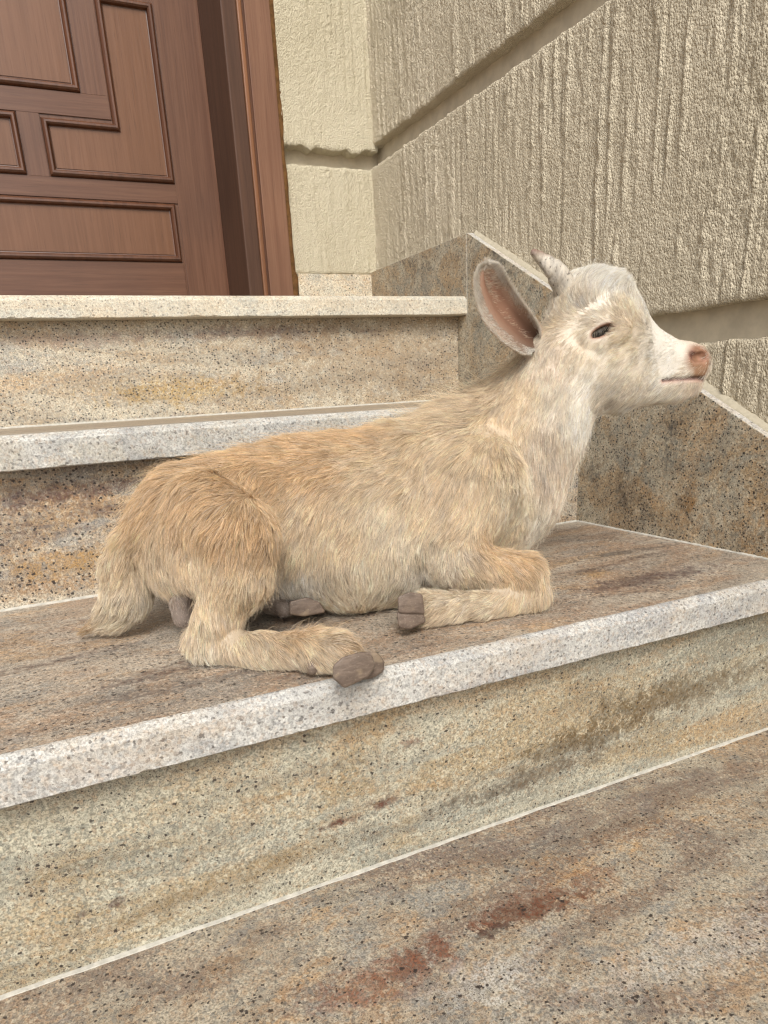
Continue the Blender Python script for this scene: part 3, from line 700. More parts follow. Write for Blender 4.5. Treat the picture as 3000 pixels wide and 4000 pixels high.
# coat: where, which way the hair lies, length (m), lift, colour
COAT = [
    ((0.0819, 0.5757, -0.0509), (-0.79, 0.24, -0.29), 0.0185, 0.35, (0.71, 0.515, 0.315)),
    ((0.1209, 0.5806, -0.0387), (-0.83, 0.36, -0.05), 0.0185, 0.3, (0.71, 0.515, 0.315)),
    ((0.1802, 0.5621, -0.0366), (-0.92, 0.4, -0.04), 0.0185, 0.3, (0.71, 0.515, 0.315)),
    ((0.2516, 0.567, -0.0318), (-0.93, 0.38, -0.09), 0.0185, 0.3, (0.71, 0.515, 0.315)),
    ((0.3106, 0.5591, -0.0228), (-0.83, 0.36, -0.05), 0.0185, 0.35, (0.775, 0.625, 0.445)),
    ((0.3331, 0.5572, -0.0155), (-0.75, 0.39, 0.14), 0.0202, 0.5, (0.775, 0.625, 0.445)),
    ((0.3661, 0.5709, -0.0039), (-0.77, 0.36, 0.05), 0.0218, 0.55, (0.775, 0.625, 0.445)),
    ((0.3914, 0.567, 0.0126), (-0.73, 0.24, -0.24), 0.0185, 0.45, (0.775, 0.625, 0.445)),
    ((0.4062, 0.5601, 0.0248), (-0.56, 0.05, -0.54), 0.0151, 0.3, (0.775, 0.625, 0.445)),
    ((0.0653, 0.5616, -0.0695), (-0.79, 0.15, -0.52), 0.0168, 0.35, (0.71, 0.515, 0.315)),
    ((0.0549, 0.5631, -0.0882), (-0.67, 0.06, -0.63), 0.0168, 0.4, (0.71, 0.515, 0.315)),
    ((0.0649, 0.544, -0.1044), (-0.35, -0.16, -0.84), 0.0168, 0.4, (0.775, 0.625, 0.445)),
    ((0.0694, 0.5435, -0.1252), (0.11, -0.36, -0.82), 0.0168, 0.45, (0.775, 0.625, 0.445)),
    ((0.0933, 0.503, -0.0644), (-0.58, 0.02, -0.63), 0.0151, 0.3, (0.71, 0.515, 0.315)),
    ((0.121, 0.5074, -0.0586), (-0.58, 0.02, -0.63), 0.0134, 0.35, (0.71, 0.515, 0.315)),
    ((0.1455, 0.5289, -0.067), (-0.35, -0.16, -0.84), 0.0134, 0.35, (0.71, 0.515, 0.315)),
    ((0.0989, 0.4688, -0.0872), (-0.48, -0.1, -0.83), 0.0143, 0.3, (0.71, 0.515, 0.315)),
    ((0.124, 0.4635, -0.0898), (-0.28, -0.23, -0.94), 0.0143, 0.3, (0.71, 0.515, 0.315)),
    ((0.1121, 0.464, -0.1152), (-0.28, -0.23, -0.94), 0.0134, 0.3, (0.775, 0.625, 0.445)),
    ((0.0892, 0.482, -0.1154), (-0.35, -0.16, -0.84), 0.0134, 0.3, (0.775, 0.625, 0.445)),
    ((0.0986, 0.4732, -0.1394), (-0.1, -0.32, -0.95), 0.0118, 0.3, (0.775, 0.625, 0.445)),
    ((0.0801, 0.4835, -0.1581), (-0.28, -0.23, -0.94), 0.012, 0.3, (0.775, 0.625, 0.445)),
    ((0.0813, 0.4815, -0.1735), (0.01, -0.33, -0.86), 0.0118, 0.4, (0.8, 0.71, 0.585)),
    ((0.1066, 0.464, -0.1615), (0.32, -0.41, -0.69), 0.012, 0.3, (0.775, 0.625, 0.445)),
    ((0.1112, 0.4532, -0.1766), (0.32, -0.41, -0.69), 0.0118, 0.35, (0.8, 0.68, 0.52)),
    ((0.1367, 0.4381, -0.156), (0.54, -0.44, -0.51), 0.012, 0.3, (0.71, 0.515, 0.315)),
    ((0.1324, 0.4298, -0.1714), (0.43, -0.42, -0.6), 0.0109, 0.35, (0.8, 0.68, 0.52)),
    ((0.1531, 0.4113, -0.1531), (0.67, -0.42, -0.33), 0.012, 0.35, (0.775, 0.625, 0.445)),
    ((0.1633, 0.4034, -0.1602), (0.68, -0.4, -0.23), 0.01, 0.3, (0.58, 0.41, 0.24)),
    ((0.1526, 0.4039, -0.1691), (0.34, -0.38, -0.59), 0.006, 0.25, (0.8, 0.68, 0.52)),
    ((0.1895, 0.5318, -0.0579), (-0.85, 0.24, -0.38), 0.0151, 0.25, (0.71, 0.515, 0.315)),
    ((0.1817, 0.5177, -0.0857), (-0.68, 0.05, -0.67), 0.0134, 0.25, (0.775, 0.625, 0.445)),
    ((0.1671, 0.5138, -0.1137), (-0.36, -0.18, -0.88), 0.0134, 0.25, (0.775, 0.625, 0.445)),
    ((0.209, 0.5084, -0.1083), (-0.57, -0.04, -0.78), 0.0134, 0.25, (0.775, 0.625, 0.445)),
    ((0.2518, 0.5206, -0.0629), (-0.82, 0.2, -0.43), 0.0151, 0.25, (0.775, 0.625, 0.445)),
    ((0.2418, 0.5045, -0.1016), (-0.48, -0.1, -0.83), 0.0134, 0.25, (0.8, 0.68, 0.52)),
    ((0.2071, 0.5094, -0.1399), (0.05, -0.37, -0.91), 0.0143, 0.28, (0.8, 0.68, 0.52)),
    ((0.2393, 0.504, -0.1439), (-0.28, -0.23, -0.94), 0.0143, 0.28, (0.8, 0.68, 0.52)),
    ((0.1681, 0.5264, -0.1481), (0.1, -0.38, -0.86), 0.0118, 0.3, (0.89, 0.84, 0.75)),
    ((0.2244, 0.5274, -0.1738), (-0.01, -0.36, -0.95), 0.0134, 0.35, (0.775, 0.625, 0.445)),
    ((0.2595, 0.523, -0.1743), (-0.44, -0.12, -0.83), 0.0134, 0.35, (0.775, 0.625, 0.445)),
    ((0.1929, 0.5362, -0.1658), (0.3, -0.43, -0.78), 0.0126, 0.35, (0.8, 0.68, 0.52)),
    ((0.2972, 0.5152, -0.0564), (-0.65, 0.01, -0.72), 0.0151, 0.25, (0.775, 0.625, 0.445)),
    ((0.285, 0.4962, -0.0953), (-0.45, -0.14, -0.88), 0.0134, 0.25, (0.775, 0.625, 0.445)),
    ((0.2711, 0.4947, -0.1252), (-0.37, -0.19, -0.93), 0.0134, 0.3, (0.8, 0.68, 0.52)),
    ((0.2685, 0.505, -0.151), (-0.28, -0.23, -0.94), 0.0126, 0.35, (0.8, 0.71, 0.585)),
    ((0.3233, 0.4786, -0.0565), (-0.41, -0.17, -0.93), 0.0151, 0.22, (0.775, 0.625, 0.445)),
    ((0.309, 0.4757, -0.0914), (-0.48, -0.1, -0.83), 0.0134, 0.25, (0.775, 0.625, 0.445)),
    ((0.3466, 0.4757, -0.0894), (-0.1, -0.32, -0.95), 0.0134, 0.22, (0.8, 0.68, 0.52)),
    ((0.3921, 0.4996, -0.1152), (-0.1, -0.32, -0.95), 0.0134, 0.3, (0.8, 0.71, 0.585)),
    ((0.3634, 0.4981, -0.1228), (-0.1, -0.32, -0.95), 0.0126, 0.3, (0.775, 0.625, 0.445)),
    ((0.4143, 0.5001, -0.0881), (-0.14, -0.3, -0.95), 0.0134, 0.22, (0.8, 0.68, 0.55)),
    ((0.2924, 0.4767, -0.1103), (-0.56, 0.05, -0.54), 0.0134, 0.4, (0.775, 0.625, 0.445)),
    ((0.3689, 0.5074, -0.0408), (-0.41, -0.17, -0.93), 0.0151, 0.22, (0.775, 0.625, 0.445)),
    ((0.3899, 0.4991, -0.0528), (-0.23, -0.26, -0.94), 0.0143, 0.2, (0.8, 0.68, 0.55)),
    ((0.4375, 0.505, -0.0636), (-0.1, -0.32, -0.95), 0.0126, 0.2, (0.8, 0.68, 0.55)),
    ((0.3883, 0.5162, -0.0104), (-0.48, -0.1, -0.83), 0.0134, 0.22, (0.775, 0.625, 0.445)),
    ((0.4055, 0.503, -0.0178), (-0.28, -0.23, -0.94), 0.0118, 0.2, (0.8, 0.71, 0.585)),
    ((0.4407, 0.5006, -0.0327), (-0.23, -0.26, -0.94), 0.0109, 0.2, (0.89, 0.84, 0.75)),
    ((0.4158, 0.5069, 0.0088), (-0.37, -0.19, -0.93), 0.012, 0.2, (0.8, 0.68, 0.55)),
    ((0.2927, 0.4698, -0.1302), (0.21, -0.39, -0.78), 0.0118, 0.4, (0.8, 0.71, 0.585)),
    ((0.3174, 0.4698, -0.1274), (0.54, -0.44, -0.51), 0.0109, 0.3, (0.71, 0.515, 0.315)),
    ((0.3415, 0.4571, -0.1372), (0.58, -0.46, -0.51), 0.012, 0.28, (0.71, 0.515, 0.315)),
    ((0.3023, 0.4659, -0.1416), (0.34, -0.38, -0.59), 0.012, 0.35, (0.775, 0.625, 0.445)),
    ((0.3549, 0.4469, -0.1546), (0.2, -0.41, -0.82), 0.011, 0.28, (0.775, 0.625, 0.445)),
    ((0.36, 0.4459, -0.1707), (-0.28, -0.23, -0.94), 0.011, 0.3, (0.775, 0.625, 0.445)),
    ((0.3412, 0.4488, -0.1704), (-0.67, 0.06, -0.63), 0.011, 0.28, (0.775, 0.625, 0.445)),
    ((0.3072, 0.4547, -0.1659), (-0.87, 0.3, -0.23), 0.011, 0.28, (0.8, 0.68, 0.52)),
    ((0.275, 0.4615, -0.1597), (-0.86, 0.31, -0.19), 0.011, 0.28, (0.8, 0.68, 0.52)),
    ((0.2576, 0.4606, -0.1692), (-0.82, 0.2, -0.43), 0.012, 0.35, (0.775, 0.625, 0.445)),
    ((0.3081, 0.4562, -0.1819), (-0.82, 0.2, -0.43), 0.011, 0.35, (0.775, 0.625, 0.445)),
    ((0.4386, 0.4972, -0.0008), (-0.48, -0.09, -0.78), 0.01, 0.2, (0.89, 0.84, 0.75)),
    ((0.4721, 0.4976, -0.0172), (-0.58, 0.02, -0.63), 0.012, 0.25, (0.8, 0.71, 0.585)),
    ((0.5068, 0.4957, -0.0191), (-0.74, 0.15, -0.48), 0.012, 0.3, (0.8, 0.71, 0.585)),
    ((0.5363, 0.4879, -0.0185), (-0.65, 0.01, -0.72), 0.011, 0.35, (0.8, 0.71, 0.585)),
    ((0.5485, 0.482, -0.0148), (-0.44, -0.12, -0.83), 0.008, 0.35, (0.8, 0.68, 0.55)),
    ((0.4615, 0.4884, 0.0062), (-0.67, 0.06, -0.63), 0.008, 0.2, (0.8, 0.71, 0.585)),
    ((0.4898, 0.4869, 0.0009), (-0.74, 0.13, -0.53), 0.007, 0.2, (0.8, 0.71, 0.585)),
    ((0.5184, 0.4859, 0.0083), (-0.78, 0.17, -0.48), 0.006, 0.2, (0.89, 0.84, 0.75)),
    ((0.4998, 0.4845, 0.0255), (-0.82, 0.28, -0.24), 0.006, 0.18, (0.89, 0.84, 0.75)),
    ((0.5264, 0.4835, 0.0227), (-0.8, 0.31, -0.14), 0.005, 0.18, (0.89, 0.84, 0.75)),
    ((0.5398, 0.4815, 0.0222), (-0.79, 0.33, -0.05), 0.004, 0.2, (0.8, 0.68, 0.55)),
    ((0.5068, 0.4898, 0.0402), (-0.72, 0.43, 0.28), 0.006, 0.2, (0.89, 0.84, 0.75)),
    ((0.4835, 0.484, 0.036), (-0.74, 0.31, -0.05), 0.006, 0.2, (0.8, 0.71, 0.585)),
    ((0.4732, 0.4845, 0.0432), (-0.47, 0.37, 0.41), 0.006, 0.3, (0.775, 0.625, 0.445)),
    ((0.4725, 0.4854, 0.0292), (-0.64, 0.12, -0.44), 0.006, 0.25, (0.8, 0.68, 0.52)),
    ((0.4866, 0.5152, -0.0294), (-0.51, -0.05, -0.73), 0.012, 0.25, (0.8, 0.71, 0.585)),
    ((0.4674, 0.5079, -0.0256), (-0.44, -0.12, -0.83), 0.012, 0.25, (0.8, 0.71, 0.585)),
    ((0.1074, 0.4776, -0.1539), (0.1, -0.38, -0.86), 0.012, 0.3, (0.775, 0.625, 0.445)),
    ((0.4766, 0.4845, 0.0219), (-0.78, 0.17, -0.48), 0.007, 0.2, (0.8, 0.71, 0.585)),
    ((0.4497, 0.4923, 0.0212), (-0.67, 0.06, -0.63), 0.007, 0.2, (0.8, 0.71, 0.585)),
    ((0.4356, 0.4986, 0.024), (-0.52, -0.06, -0.78), 0.008, 0.2, (0.8, 0.68, 0.52)),
    ((0.4506, 0.4957, 0.0535), (-0.34, 0.38, 0.59), 0.008, 0.25, (0.8, 0.71, 0.585)),
    ((0.4703, 0.4869, 0.0543), (-0.12, 0.35, 0.77), 0.009, 0.3, (0.8, 0.68, 0.52)),
    ((0.4914, 0.4976, 0.0655), (0.26, 0.21, 0.84), 0.0109, 0.4, (0.89, 0.84, 0.75)),
    ((0.492, 0.505, 0.0745), (0.64, -0.12, 0.44), 0.0143, 0.5, (0.89, 0.84, 0.75)),
    ((0.4699, 0.5035, 0.0801), (0.73, -0.16, 0.43), 0.0151, 0.45, (0.89, 0.84, 0.75)),
    ((0.4504, 0.5133, 0.0852), (0.76, -0.2, 0.38), 0.0151, 0.38, (0.89, 0.84, 0.75)),
    ((0.4418, 0.5225, 0.0856), (0.78, -0.26, 0.24), 0.009, 0.2, (0.89, 0.84, 0.75)),
    ((0.4547, 0.5016, 0.0719), (0.58, -0.02, 0.63), 0.012, 0.28, (0.89, 0.84, 0.75)),
    ((0.4378, 0.5103, 0.0671), (0.18, 0.26, 0.9), 0.011, 0.22, (0.8, 0.71, 0.585)),
    ((0.4306, 0.5245, 0.0649), (0.08, 0.29, 0.85), 0.01, 0.22, (0.8, 0.71, 0.585)),
    ((0.4258, 0.5177, 0.0461), (-0.31, 0.25, 0.3), 0.009, 0.25, (0.8, 0.68, 0.52)),
    ((0.4334, 0.5069, 0.0449), (-0.65, 0.27, -0.06), 0.008, 0.22, (0.8, 0.71, 0.585)),
    ((0.4168, 0.5196, 0.0342), (-0.51, -0.05, -0.73), 0.009, 0.2, (0.8, 0.68, 0.55)),
    ((0.4926, 0.4889, 0.0524), (-0.32, 0.41, 0.69), 0.008, 0.25, (0.89, 0.84, 0.75)),
    ((0.046, 0.5699, -0.1001), (-0.69, 0.03, -0.72), 0.0151, 0.5, (0.775, 0.625, 0.445)),
    ((0.0358, 0.5743, -0.1179), (-0.53, -0.08, -0.83), 0.0134, 0.35, (0.775, 0.625, 0.445)),
    ((0.05, 0.5738, -0.1263), (-0.01, -0.36, -0.95), 0.0134, 0.3, (0.775, 0.625, 0.445)),
    ((0.028, 0.5782, -0.1428), (-0.53, -0.08, -0.83), 0.0134, 0.2, (0.72, 0.62, 0.475)),
    ((0.0428, 0.5704, -0.1435), (-0.28, -0.23, -0.94), 0.0134, 0.2, (0.72, 0.62, 0.475)),
    ((0.0575, 0.5753, -0.1494), (-0.28, -0.23, -0.94), 0.0118, 0.2, (0.72, 0.62, 0.475)),
    ((0.0531, 0.5811, -0.1633), (-0.76, 0.1, -0.62), 0.0118, 0.2, (0.72, 0.62, 0.475)),
    ((0.0311, 0.5762, -0.158), (-0.74, 0.13, -0.53), 0.0134, 0.2, (0.72, 0.62, 0.475)),
    ((0.0138, 0.5938, -0.1695), (-0.91, 0.32, -0.23), 0.0134, 0.15, (0.58, 0.41, 0.24)),
    ((0.0297, 0.5831, -0.1706), (-0.93, 0.38, -0.09), 0.012, 0.2, (0.72, 0.62, 0.475)),
    ((0.0212, 0.585, -0.1629), (-0.89, 0.27, -0.33), 0.0134, 0.15, (0.72, 0.62, 0.475)),
    ((0.1613, 0.5377, -0.1655), (0.45, -0.39, -0.5), 0.004, 0.2, (0.4, 0.32, 0.27)),
    ((0.4373, 0.5406, 0.0863), (-0.01, 0.33, 0.86), 0.005, 0.1, (0.8, 0.71, 0.585)),
    ((0.445, 0.5347, 0.0885), (0.42, 0.09, 0.74), 0.006, 0.15, (0.89, 0.84, 0.75)),
    ((0.4347, 0.544, 0.0817), (0.08, 0.29, 0.85), 0.006, 0.12, (0.8, 0.71, 0.585)),
    ((0.0767, 0.5372, -0.1477), (-0.1, -0.32, -0.95), 0.004, 0.25, (0.4, 0.32, 0.27)),
    ((0.0789, 0.5372, -0.1607), (-0.1, -0.32, -0.95), 0.004, 0.25, (0.4, 0.32, 0.27)),
]

F4 = np.float32
GROUND = -0.1833
goat = empty('goat_kid', (0.25, 0.57, GROUND + GZ))
tag(goat, 'small tan and cream goat kid with one short horn lying on the granite step', 'goat')

H = 0.0017
lo = np.array([-0.005, 0.36, -0.190]); hi = np.array([0.605, 0.70, 0.110])
ng = np.ceil((hi - lo) / H).astype(int) + 1
ax = [(lo[i] + H * np.arange(ng[i])).astype(F4) for i in range(3)]
FLD = np.full(tuple(ng), 1.0, F4)
def window(c0, c1, m):
    a = np.clip(np.floor((np.minimum(c0, c1) - m - lo) / H).astype(int), 0, ng - 1)
    b = np.clip(np.ceil((np.maximum(c0, c1) + m - lo) / H).astype(int) + 1, 1, ng)
    return tuple(slice(a[i], b[i]) for i in range(3))
def capdist(sl, a, b):
    a = np.array(a, F4); b = np.array(b, F4)
    ab = b[:3] - a[:3]; L2 = max(float(ab @ ab), 1e-12)
    X = ax[0][sl[0]][:, None, None] - a[0]; Y = ax[1][sl[1]][None, :, None] - a[1]; Z = ax[2][sl[2]][None, None, :] - a[2]
    t = np.clip((X * ab[0] + Y * ab[1] + Z * ab[2]) / F4(L2), 0, 1)
    return np.sqrt((X - t * ab[0]) ** 2 + (Y - t * ab[1]) ** 2 + (Z - t * ab[2]) ** 2) - (a[3] + (b[3] - a[3]) * t)
def add(a, b, k):
    a = np.array(a); b = np.array(b)
    sl = window(a[:3], b[:3], max(a[3], b[3]) + k + 0.008)
    d = FLD[sl]; q = capdist(sl, a, b)
    h = np.clip(k - np.abs(d - q), 0, None) / F4(k)
    FLD[sl] = np.minimum(d, q) - h * h * F4(k * 0.25)
def cut(a, b, k):
    a = np.array(a); b = np.array(b)
    sl = window(a[:3], b[:3], max(a[3], b[3]) + k + 0.004)
    d = FLD[sl]; q = -capdist(sl, a, b)
    h = np.clip(k - np.abs(d - q), 0, None) / F4(k)
    FLD[sl] = np.maximum(d, q) + h * h * F4(k * 0.25)
for a, b, k in PRIMS: add(a, b, k)
V3 = lambda p: np.array(p, float)
# eyelids, eye opening, nostril, mouth line
EC, EA, EB, EN = map(V3, (EYE_C, EYE_A, EYE_B, EYE_N))
for pts, r in ((UPPER_LID, 0.0038), (LOWER_LID, 0.0022)):
    for p, q in zip(pts[:-1], pts[1:]):
        add((*(V3(p) - EN * 0.0028), r), (*(V3(q) - EN * 0.0028), r), 0.010)
def cut_ell(c, axs, s, k):
    sl = window(c - max(s), c + max(s), 0.004)
    X = ax[0][sl[0]][:, None, None] - F4(c[0]); Y = ax[1][sl[1]][None, :, None] - F4(c[1]); Z = ax[2][sl[2]][None, None, :] - F4(c[2])
    acc = 0
    for a, si in zip(axs, s): acc = acc + ((X * F4(a[0]) + Y * F4(a[1]) + Z * F4(a[2])) / F4(si)) ** 2
    q = -(np.sqrt(acc) - 1) * F4(min(s)); d = FLD[sl]
    h = np.clip(k - np.abs(d - q), 0, None) / F4(k)
    FLD[sl] = np.maximum(d, q) + h * h * F4(k * 0.25)
cut_ell(EC + EN * 0.0005, (EA, EB, EN), (0.0098, 0.0036, 0.0100), 0.001)
cut((*(EC + EA * 0.007 + EB * 0.0006), 0.0022), (*(EC + EA * 0.0175 + EB * 0.0004 + EN * 0.001), 0.0011), 0.001)
for p, q, r in ((0, 1, 0.0019), (1, 2, 0.0042)):
    cut((*(V3(NOSTRIL[p]) - EN * 0.0005), r), (*(V3(NOSTRIL[q]) - EN * 0.0012), r * 1.05), 0.001)
for p, q in zip(MOUTH[:-1], MOUTH[1:]): cut((*p, 0.0017), (*q, 0.0017), 0.0012)
FLD = np.maximum(FLD, F4(GROUND + 0.0012) - ax[2][None, None, :])

def surface_nets(f):
    s = f < 0
    nx, ny, nz = f.shape
    cnt = np.zeros((nx - 1, ny - 1, nz - 1), np.int8)
    for i in (0, 1):
        for j in (0, 1):
            for k in (0, 1): cnt += s[i:nx - 1 + i, j:ny - 1 + j, k:nz - 1 + k]
    act = (cnt > 0) & (cnt < 8)
    ci = np.argwhere(act)
    vid = np.full(act.shape, -1, np.int32); vid[tuple(ci.T)] = np.arange(len(ci))
    acc = np.zeros((len(ci), 3)); n = np.zeros(len(ci))
    cor = [(i, j, k) for i in (0, 1) for j in (0, 1) for k in (0, 1)]
    val = {c: f[ci[:, 0] + c[0], ci[:, 1] + c[1], ci[:, 2] + c[2]] for c in cor}
    for c in cor:
        for a in range(3):
            if c[a] == 0:
                e = list(c); e[a] = 1; e = tuple(e)
                v0, v1 = val[c], val[e]
                m = (v0 < 0) != (v1 < 0)
                t = np.where(m, v0 / np.where(m, v0 - v1, 1), 0)
                p = np.repeat(np.array(c, float)[None], len(ci), 0); p[:, a] += t
                acc[m] += p[m]; n[m] += 1
    V = ci + acc / n[:, None]
    Q = []
    for a in range(3):
        b, c = (a + 1) % 3, (a + 2) % 3
        sl0 = [slice(None)] * 3; sl1 = [slice(None)] * 3
        sl0[a] = slice(0, -1); sl1[a] = slice(1, None)
        s0, s1 = s[tuple(sl0)], s[tuple(sl1)]
        e = np.argwhere(s0 != s1)
        ok = (e[:, b] > 0) & (e[:, c] > 0) & (e[:, b] < f.shape[b] - 1) & (e[:, c] < f.shape[c] - 1)
        e = e[ok]
        flip = ~s0[tuple(e.T)]
        def vv(db, dc):
            q = e.copy(); q[:, b] -= db; q[:, c] -= dc
            return vid[tuple(q.T)]
        q = np.stack([vv(1, 1), vv(0, 1), vv(0, 0), vv(1, 0)], 1)
        q[flip] = q[flip][:, ::-1]
        Q.append(q)
    Q = np.concatenate(Q)
    return V, Q[(Q >= 0).all(1)]
VV, QQ = surface_nets(FLD)
def smooth_mesh(V, Q, it, lam):
    e = np.concatenate([Q[:, [0, 1]], Q[:, [1, 2]], Q[:, [2, 3]], Q[:, [3, 0]]])
    e = np.concatenate([e, e[:, ::-1]])
    n = np.bincount(e[:, 0], minlength=len(V)).astype(float)
    for _ in range(it):
        for l in (lam, -lam * 1.04):
            av = np.stack([np.bincount(e[:, 0], weights=V[e[:, 1], k], minlength=len(V)) for k in range(3)], 1) / n[:, None]
            V = V + l * (av - V)
    return V
VV = smooth_mesh(VV, QQ, 4, 0.5)
VV = lo + VV * H
def vnormals(V, Q):
    n = np.cross(V[Q[:, 2]] - V[Q[:, 0]], V[Q[:, 3]] - V[Q[:, 1]])
    N = np.stack([np.bincount(Q.ravel(), weights=np.repeat(n[:, k], 4), minlength=len(V)) for k in range(3)], 1)
    return N / (np.linalg.norm(N, axis=1, keepdims=True) + 1e-12)
VN = vnormals(VV, QQ)
# the distance field grows outwards: make the faces follow
mid = lo + (ng // 2) * H
tst = np.clip(((VV + VN * 0.003) - lo) / H, 0, ng - 1.01).astype(int)
tst0 = np.clip(((VV - VN * 0.003) - lo) / H, 0, ng - 1.01).astype(int)
if (FLD[tuple(tst.T)] - FLD[tuple(tst0.T)]).mean() < 0:
    QQ = QQ[:, ::-1]; VN = -VN

# ---- fields over the coat
CP = np.array([c[0] for c in COAT]); CD = np.array([c[1] for c in COAT]); CL = np.array([c[2] for c in COAT])
CF = np.array([c[3] for c in COAT]); CC = np.array([c[4] for c in COAT])
CD = CD / np.linalg.norm(CD, axis=1, keepdims=True)
def coat_at(p, chunk=20000):
    D = np.empty((len(p), 3)); L = np.empty(len(p)); Fl = np.empty(len(p)); C_ = np.empty((len(p), 3))
    for i in range(0, len(p), chunk):
        d2 = ((p[i:i + chunk, None] - CP[None]) ** 2).sum(2)
        w_ = 1 / (d2 + 2.2e-4) ** 2.4
        w_ /= w_.sum(1, keepdims=True)
        D[i:i + chunk] = w_ @ CD; L[i:i + chunk] = w_ @ CL; Fl[i:i + chunk] = w_ @ CF; C_[i:i + chunk] = w_ @ CC
    return D, L, Fl, C_
def noise3(p, freq, seed):
    r = np.random.RandomState(seed); T = (r.rand(48, 48, 48, 3) - 0.5).astype(F4)
    q = p * freq + 100; i = np.floor(q).astype(int); f = q - i; f = f * f * (3 - 2 * f)
    o = 0
    for a in (0, 1):
        for b in (0, 1):
            for c in (0, 1):
                wgt = (f[:, 0] if a else 1 - f[:, 0]) * (f[:, 1] if b else 1 - f[:, 1]) * (f[:, 2] if c else 1 - f[:, 2])
                o = o + wgt[:, None] * T[(i[:, 0] + a) % 48, (i[:, 1] + b) % 48, (i[:, 2] + c) % 48]
    return o
def near(p, c, r): return np.clip(1 - np.linalg.norm(p - V3(c), axis=1) / r, 0, 1)
def seg_near(p, pts, r):
    m = np.zeros(len(p))
    for a, b in zip(pts[:-1], pts[1:]):
        a, b = V3(a), V3(b); ab = b - a
        t = np.clip(((p - a) @ ab) / (ab @ ab), 0, 1)
        m = np.maximum(m, np.clip(1 - np.linalg.norm(p - a - t[:, None] * ab, axis=1) / r, 0, 1))
    return m
def skin_mask(p):
    """1 on bare leather: nose, lips, lid rims"""
    nose = np.clip(np.maximum(near(p, NOSE_C, 0.0165), near(p, NOSE_C2, 0.0135)) * 2.4, 0, 1)
    lips = np.clip(seg_near(p, MOUTH, 0.0055) * 1.4, 0, 1)
    q = p - EC
    el = np.sqrt(((q @ EA) / 0.0145) ** 2 + ((q @ EB) / 0.0064) ** 2 + ((q @ EN) / 0.012) ** 2)
    eye = np.clip((1.0 - el) * 4, 0, 1)
    td = np.clip(seg_near(p, [EC + EA * 0.008, EC + EA * 0.018 + EB * 0.0016], 0.004) * 2, 0, 1)
    return nose, lips, np.maximum(eye, td)

# ---- body mesh with a colour per vertex
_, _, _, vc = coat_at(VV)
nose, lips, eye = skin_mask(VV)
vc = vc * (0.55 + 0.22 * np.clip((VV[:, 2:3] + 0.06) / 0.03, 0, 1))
NOSE_COL = np.array([0.33, 0.175, 0.115])
nmot = np.clip(0.5 + 1.6 * noise3(VV, 420, 5)[:, :1], 0, 1); ncol = NOSE_COL * nmot + np.array([0.22, 0.115, 0.065]) * (1 - nmot)
low = np.clip((V3(NOSE_C)[2] - 0.002 - VV[:, 2:3]) / 0.008, 0, 1); ncol = ncol * (1 - 0.55 * low) + np.array([0.33, 0.20, 0.11]) * 0.55 * low
vc = vc * (1 - nose[:, None]) + ncol * nose[:, None]
lipc = (np.clip(lips, 0, 1) * np.clip((MOUTH[2][2] + 0.0008 - VV[:, 2]) / 0.001, 0, 1))[:, None]
vc = vc * (1 - lipc) + np.array([0.42, 0.27, 0.215]) * lipc
vc = vc * (1 - eye[:, None]) + np.array([0.30, 0.175, 0.125]) * eye[:, None]
for a, b in zip(NOSTRIL[:-1], NOSTRIL[1:]):
    m = np.clip(seg_near(VV, [a, b], 0.0048) * 1.8, 0, 1)[:, None]
    vc = vc * (1 - m * 0.85) + np.array([0.075, 0.028, 0.024]) * m * 0.85
m = np.clip(seg_near(VV, MOUTH, 0.0024) * 2.0, 0, 1)[:, None]
vc = vc * (1 - m * 0.92) + np.array([0.07, 0.035, 0.03]) * m * 0.92

def skin_mat(name, rough=0.55, attr='coat_colour', bump=0.4):
    s = NT(name)
    a = s.n('ShaderNodeAttribute'); a.attribute_name = attr
    n = s.noise(s.coords(), 700, 4, 0.65)
    s.base(s.mix(s.math('MULTIPLY', s.ramp(n, 0.5, 0.75), 0.35), a.outputs['Color'], (0.12, 0.07, 0.045)))
    s.b.inputs['Roughness'].default_value = rough
    s.b.inputs['Specular IOR Level'].default_value = 0.35
    s.b.inputs['Subsurface Weight'].default_value = 0.0
    s.bump(n, bump, 0.0006)
    return s.m
M['skin'] = skin_mat('goat_skin')

def world(V): 
    W_ = np.array(V, float).copy(); W_[:, 2] += GZ
    return W_
def np_mesh(name, V, Q, mats, parent, colours=None, smooth=True):
    me = bpy.data.meshes.new(name)
    me.from_pydata(world(V).tolist(), [], [list(map(int, q)) for q in Q])
    for m in (mats if isinstance(mats, list) else [mats]): me.materials.append(m)
    if smooth: me.polygons.foreach_set('use_smooth', [True] * len(me.polygons))
    if colours is not None:
        at = me.attributes.new('coat_colour', 'FLOAT_COLOR', 'POINT')
        at.data.foreach_set('color', np.concatenate([colours, np.ones((len(colours), 1))], 1).astype(F4).ravel())
    me.update()
    o = bpy.data.objects.new(name, me); COL.objects.link(o)
    return adopt(o, parent)
body = np_mesh('body', VV, QQ, M['skin'], goat, vc)

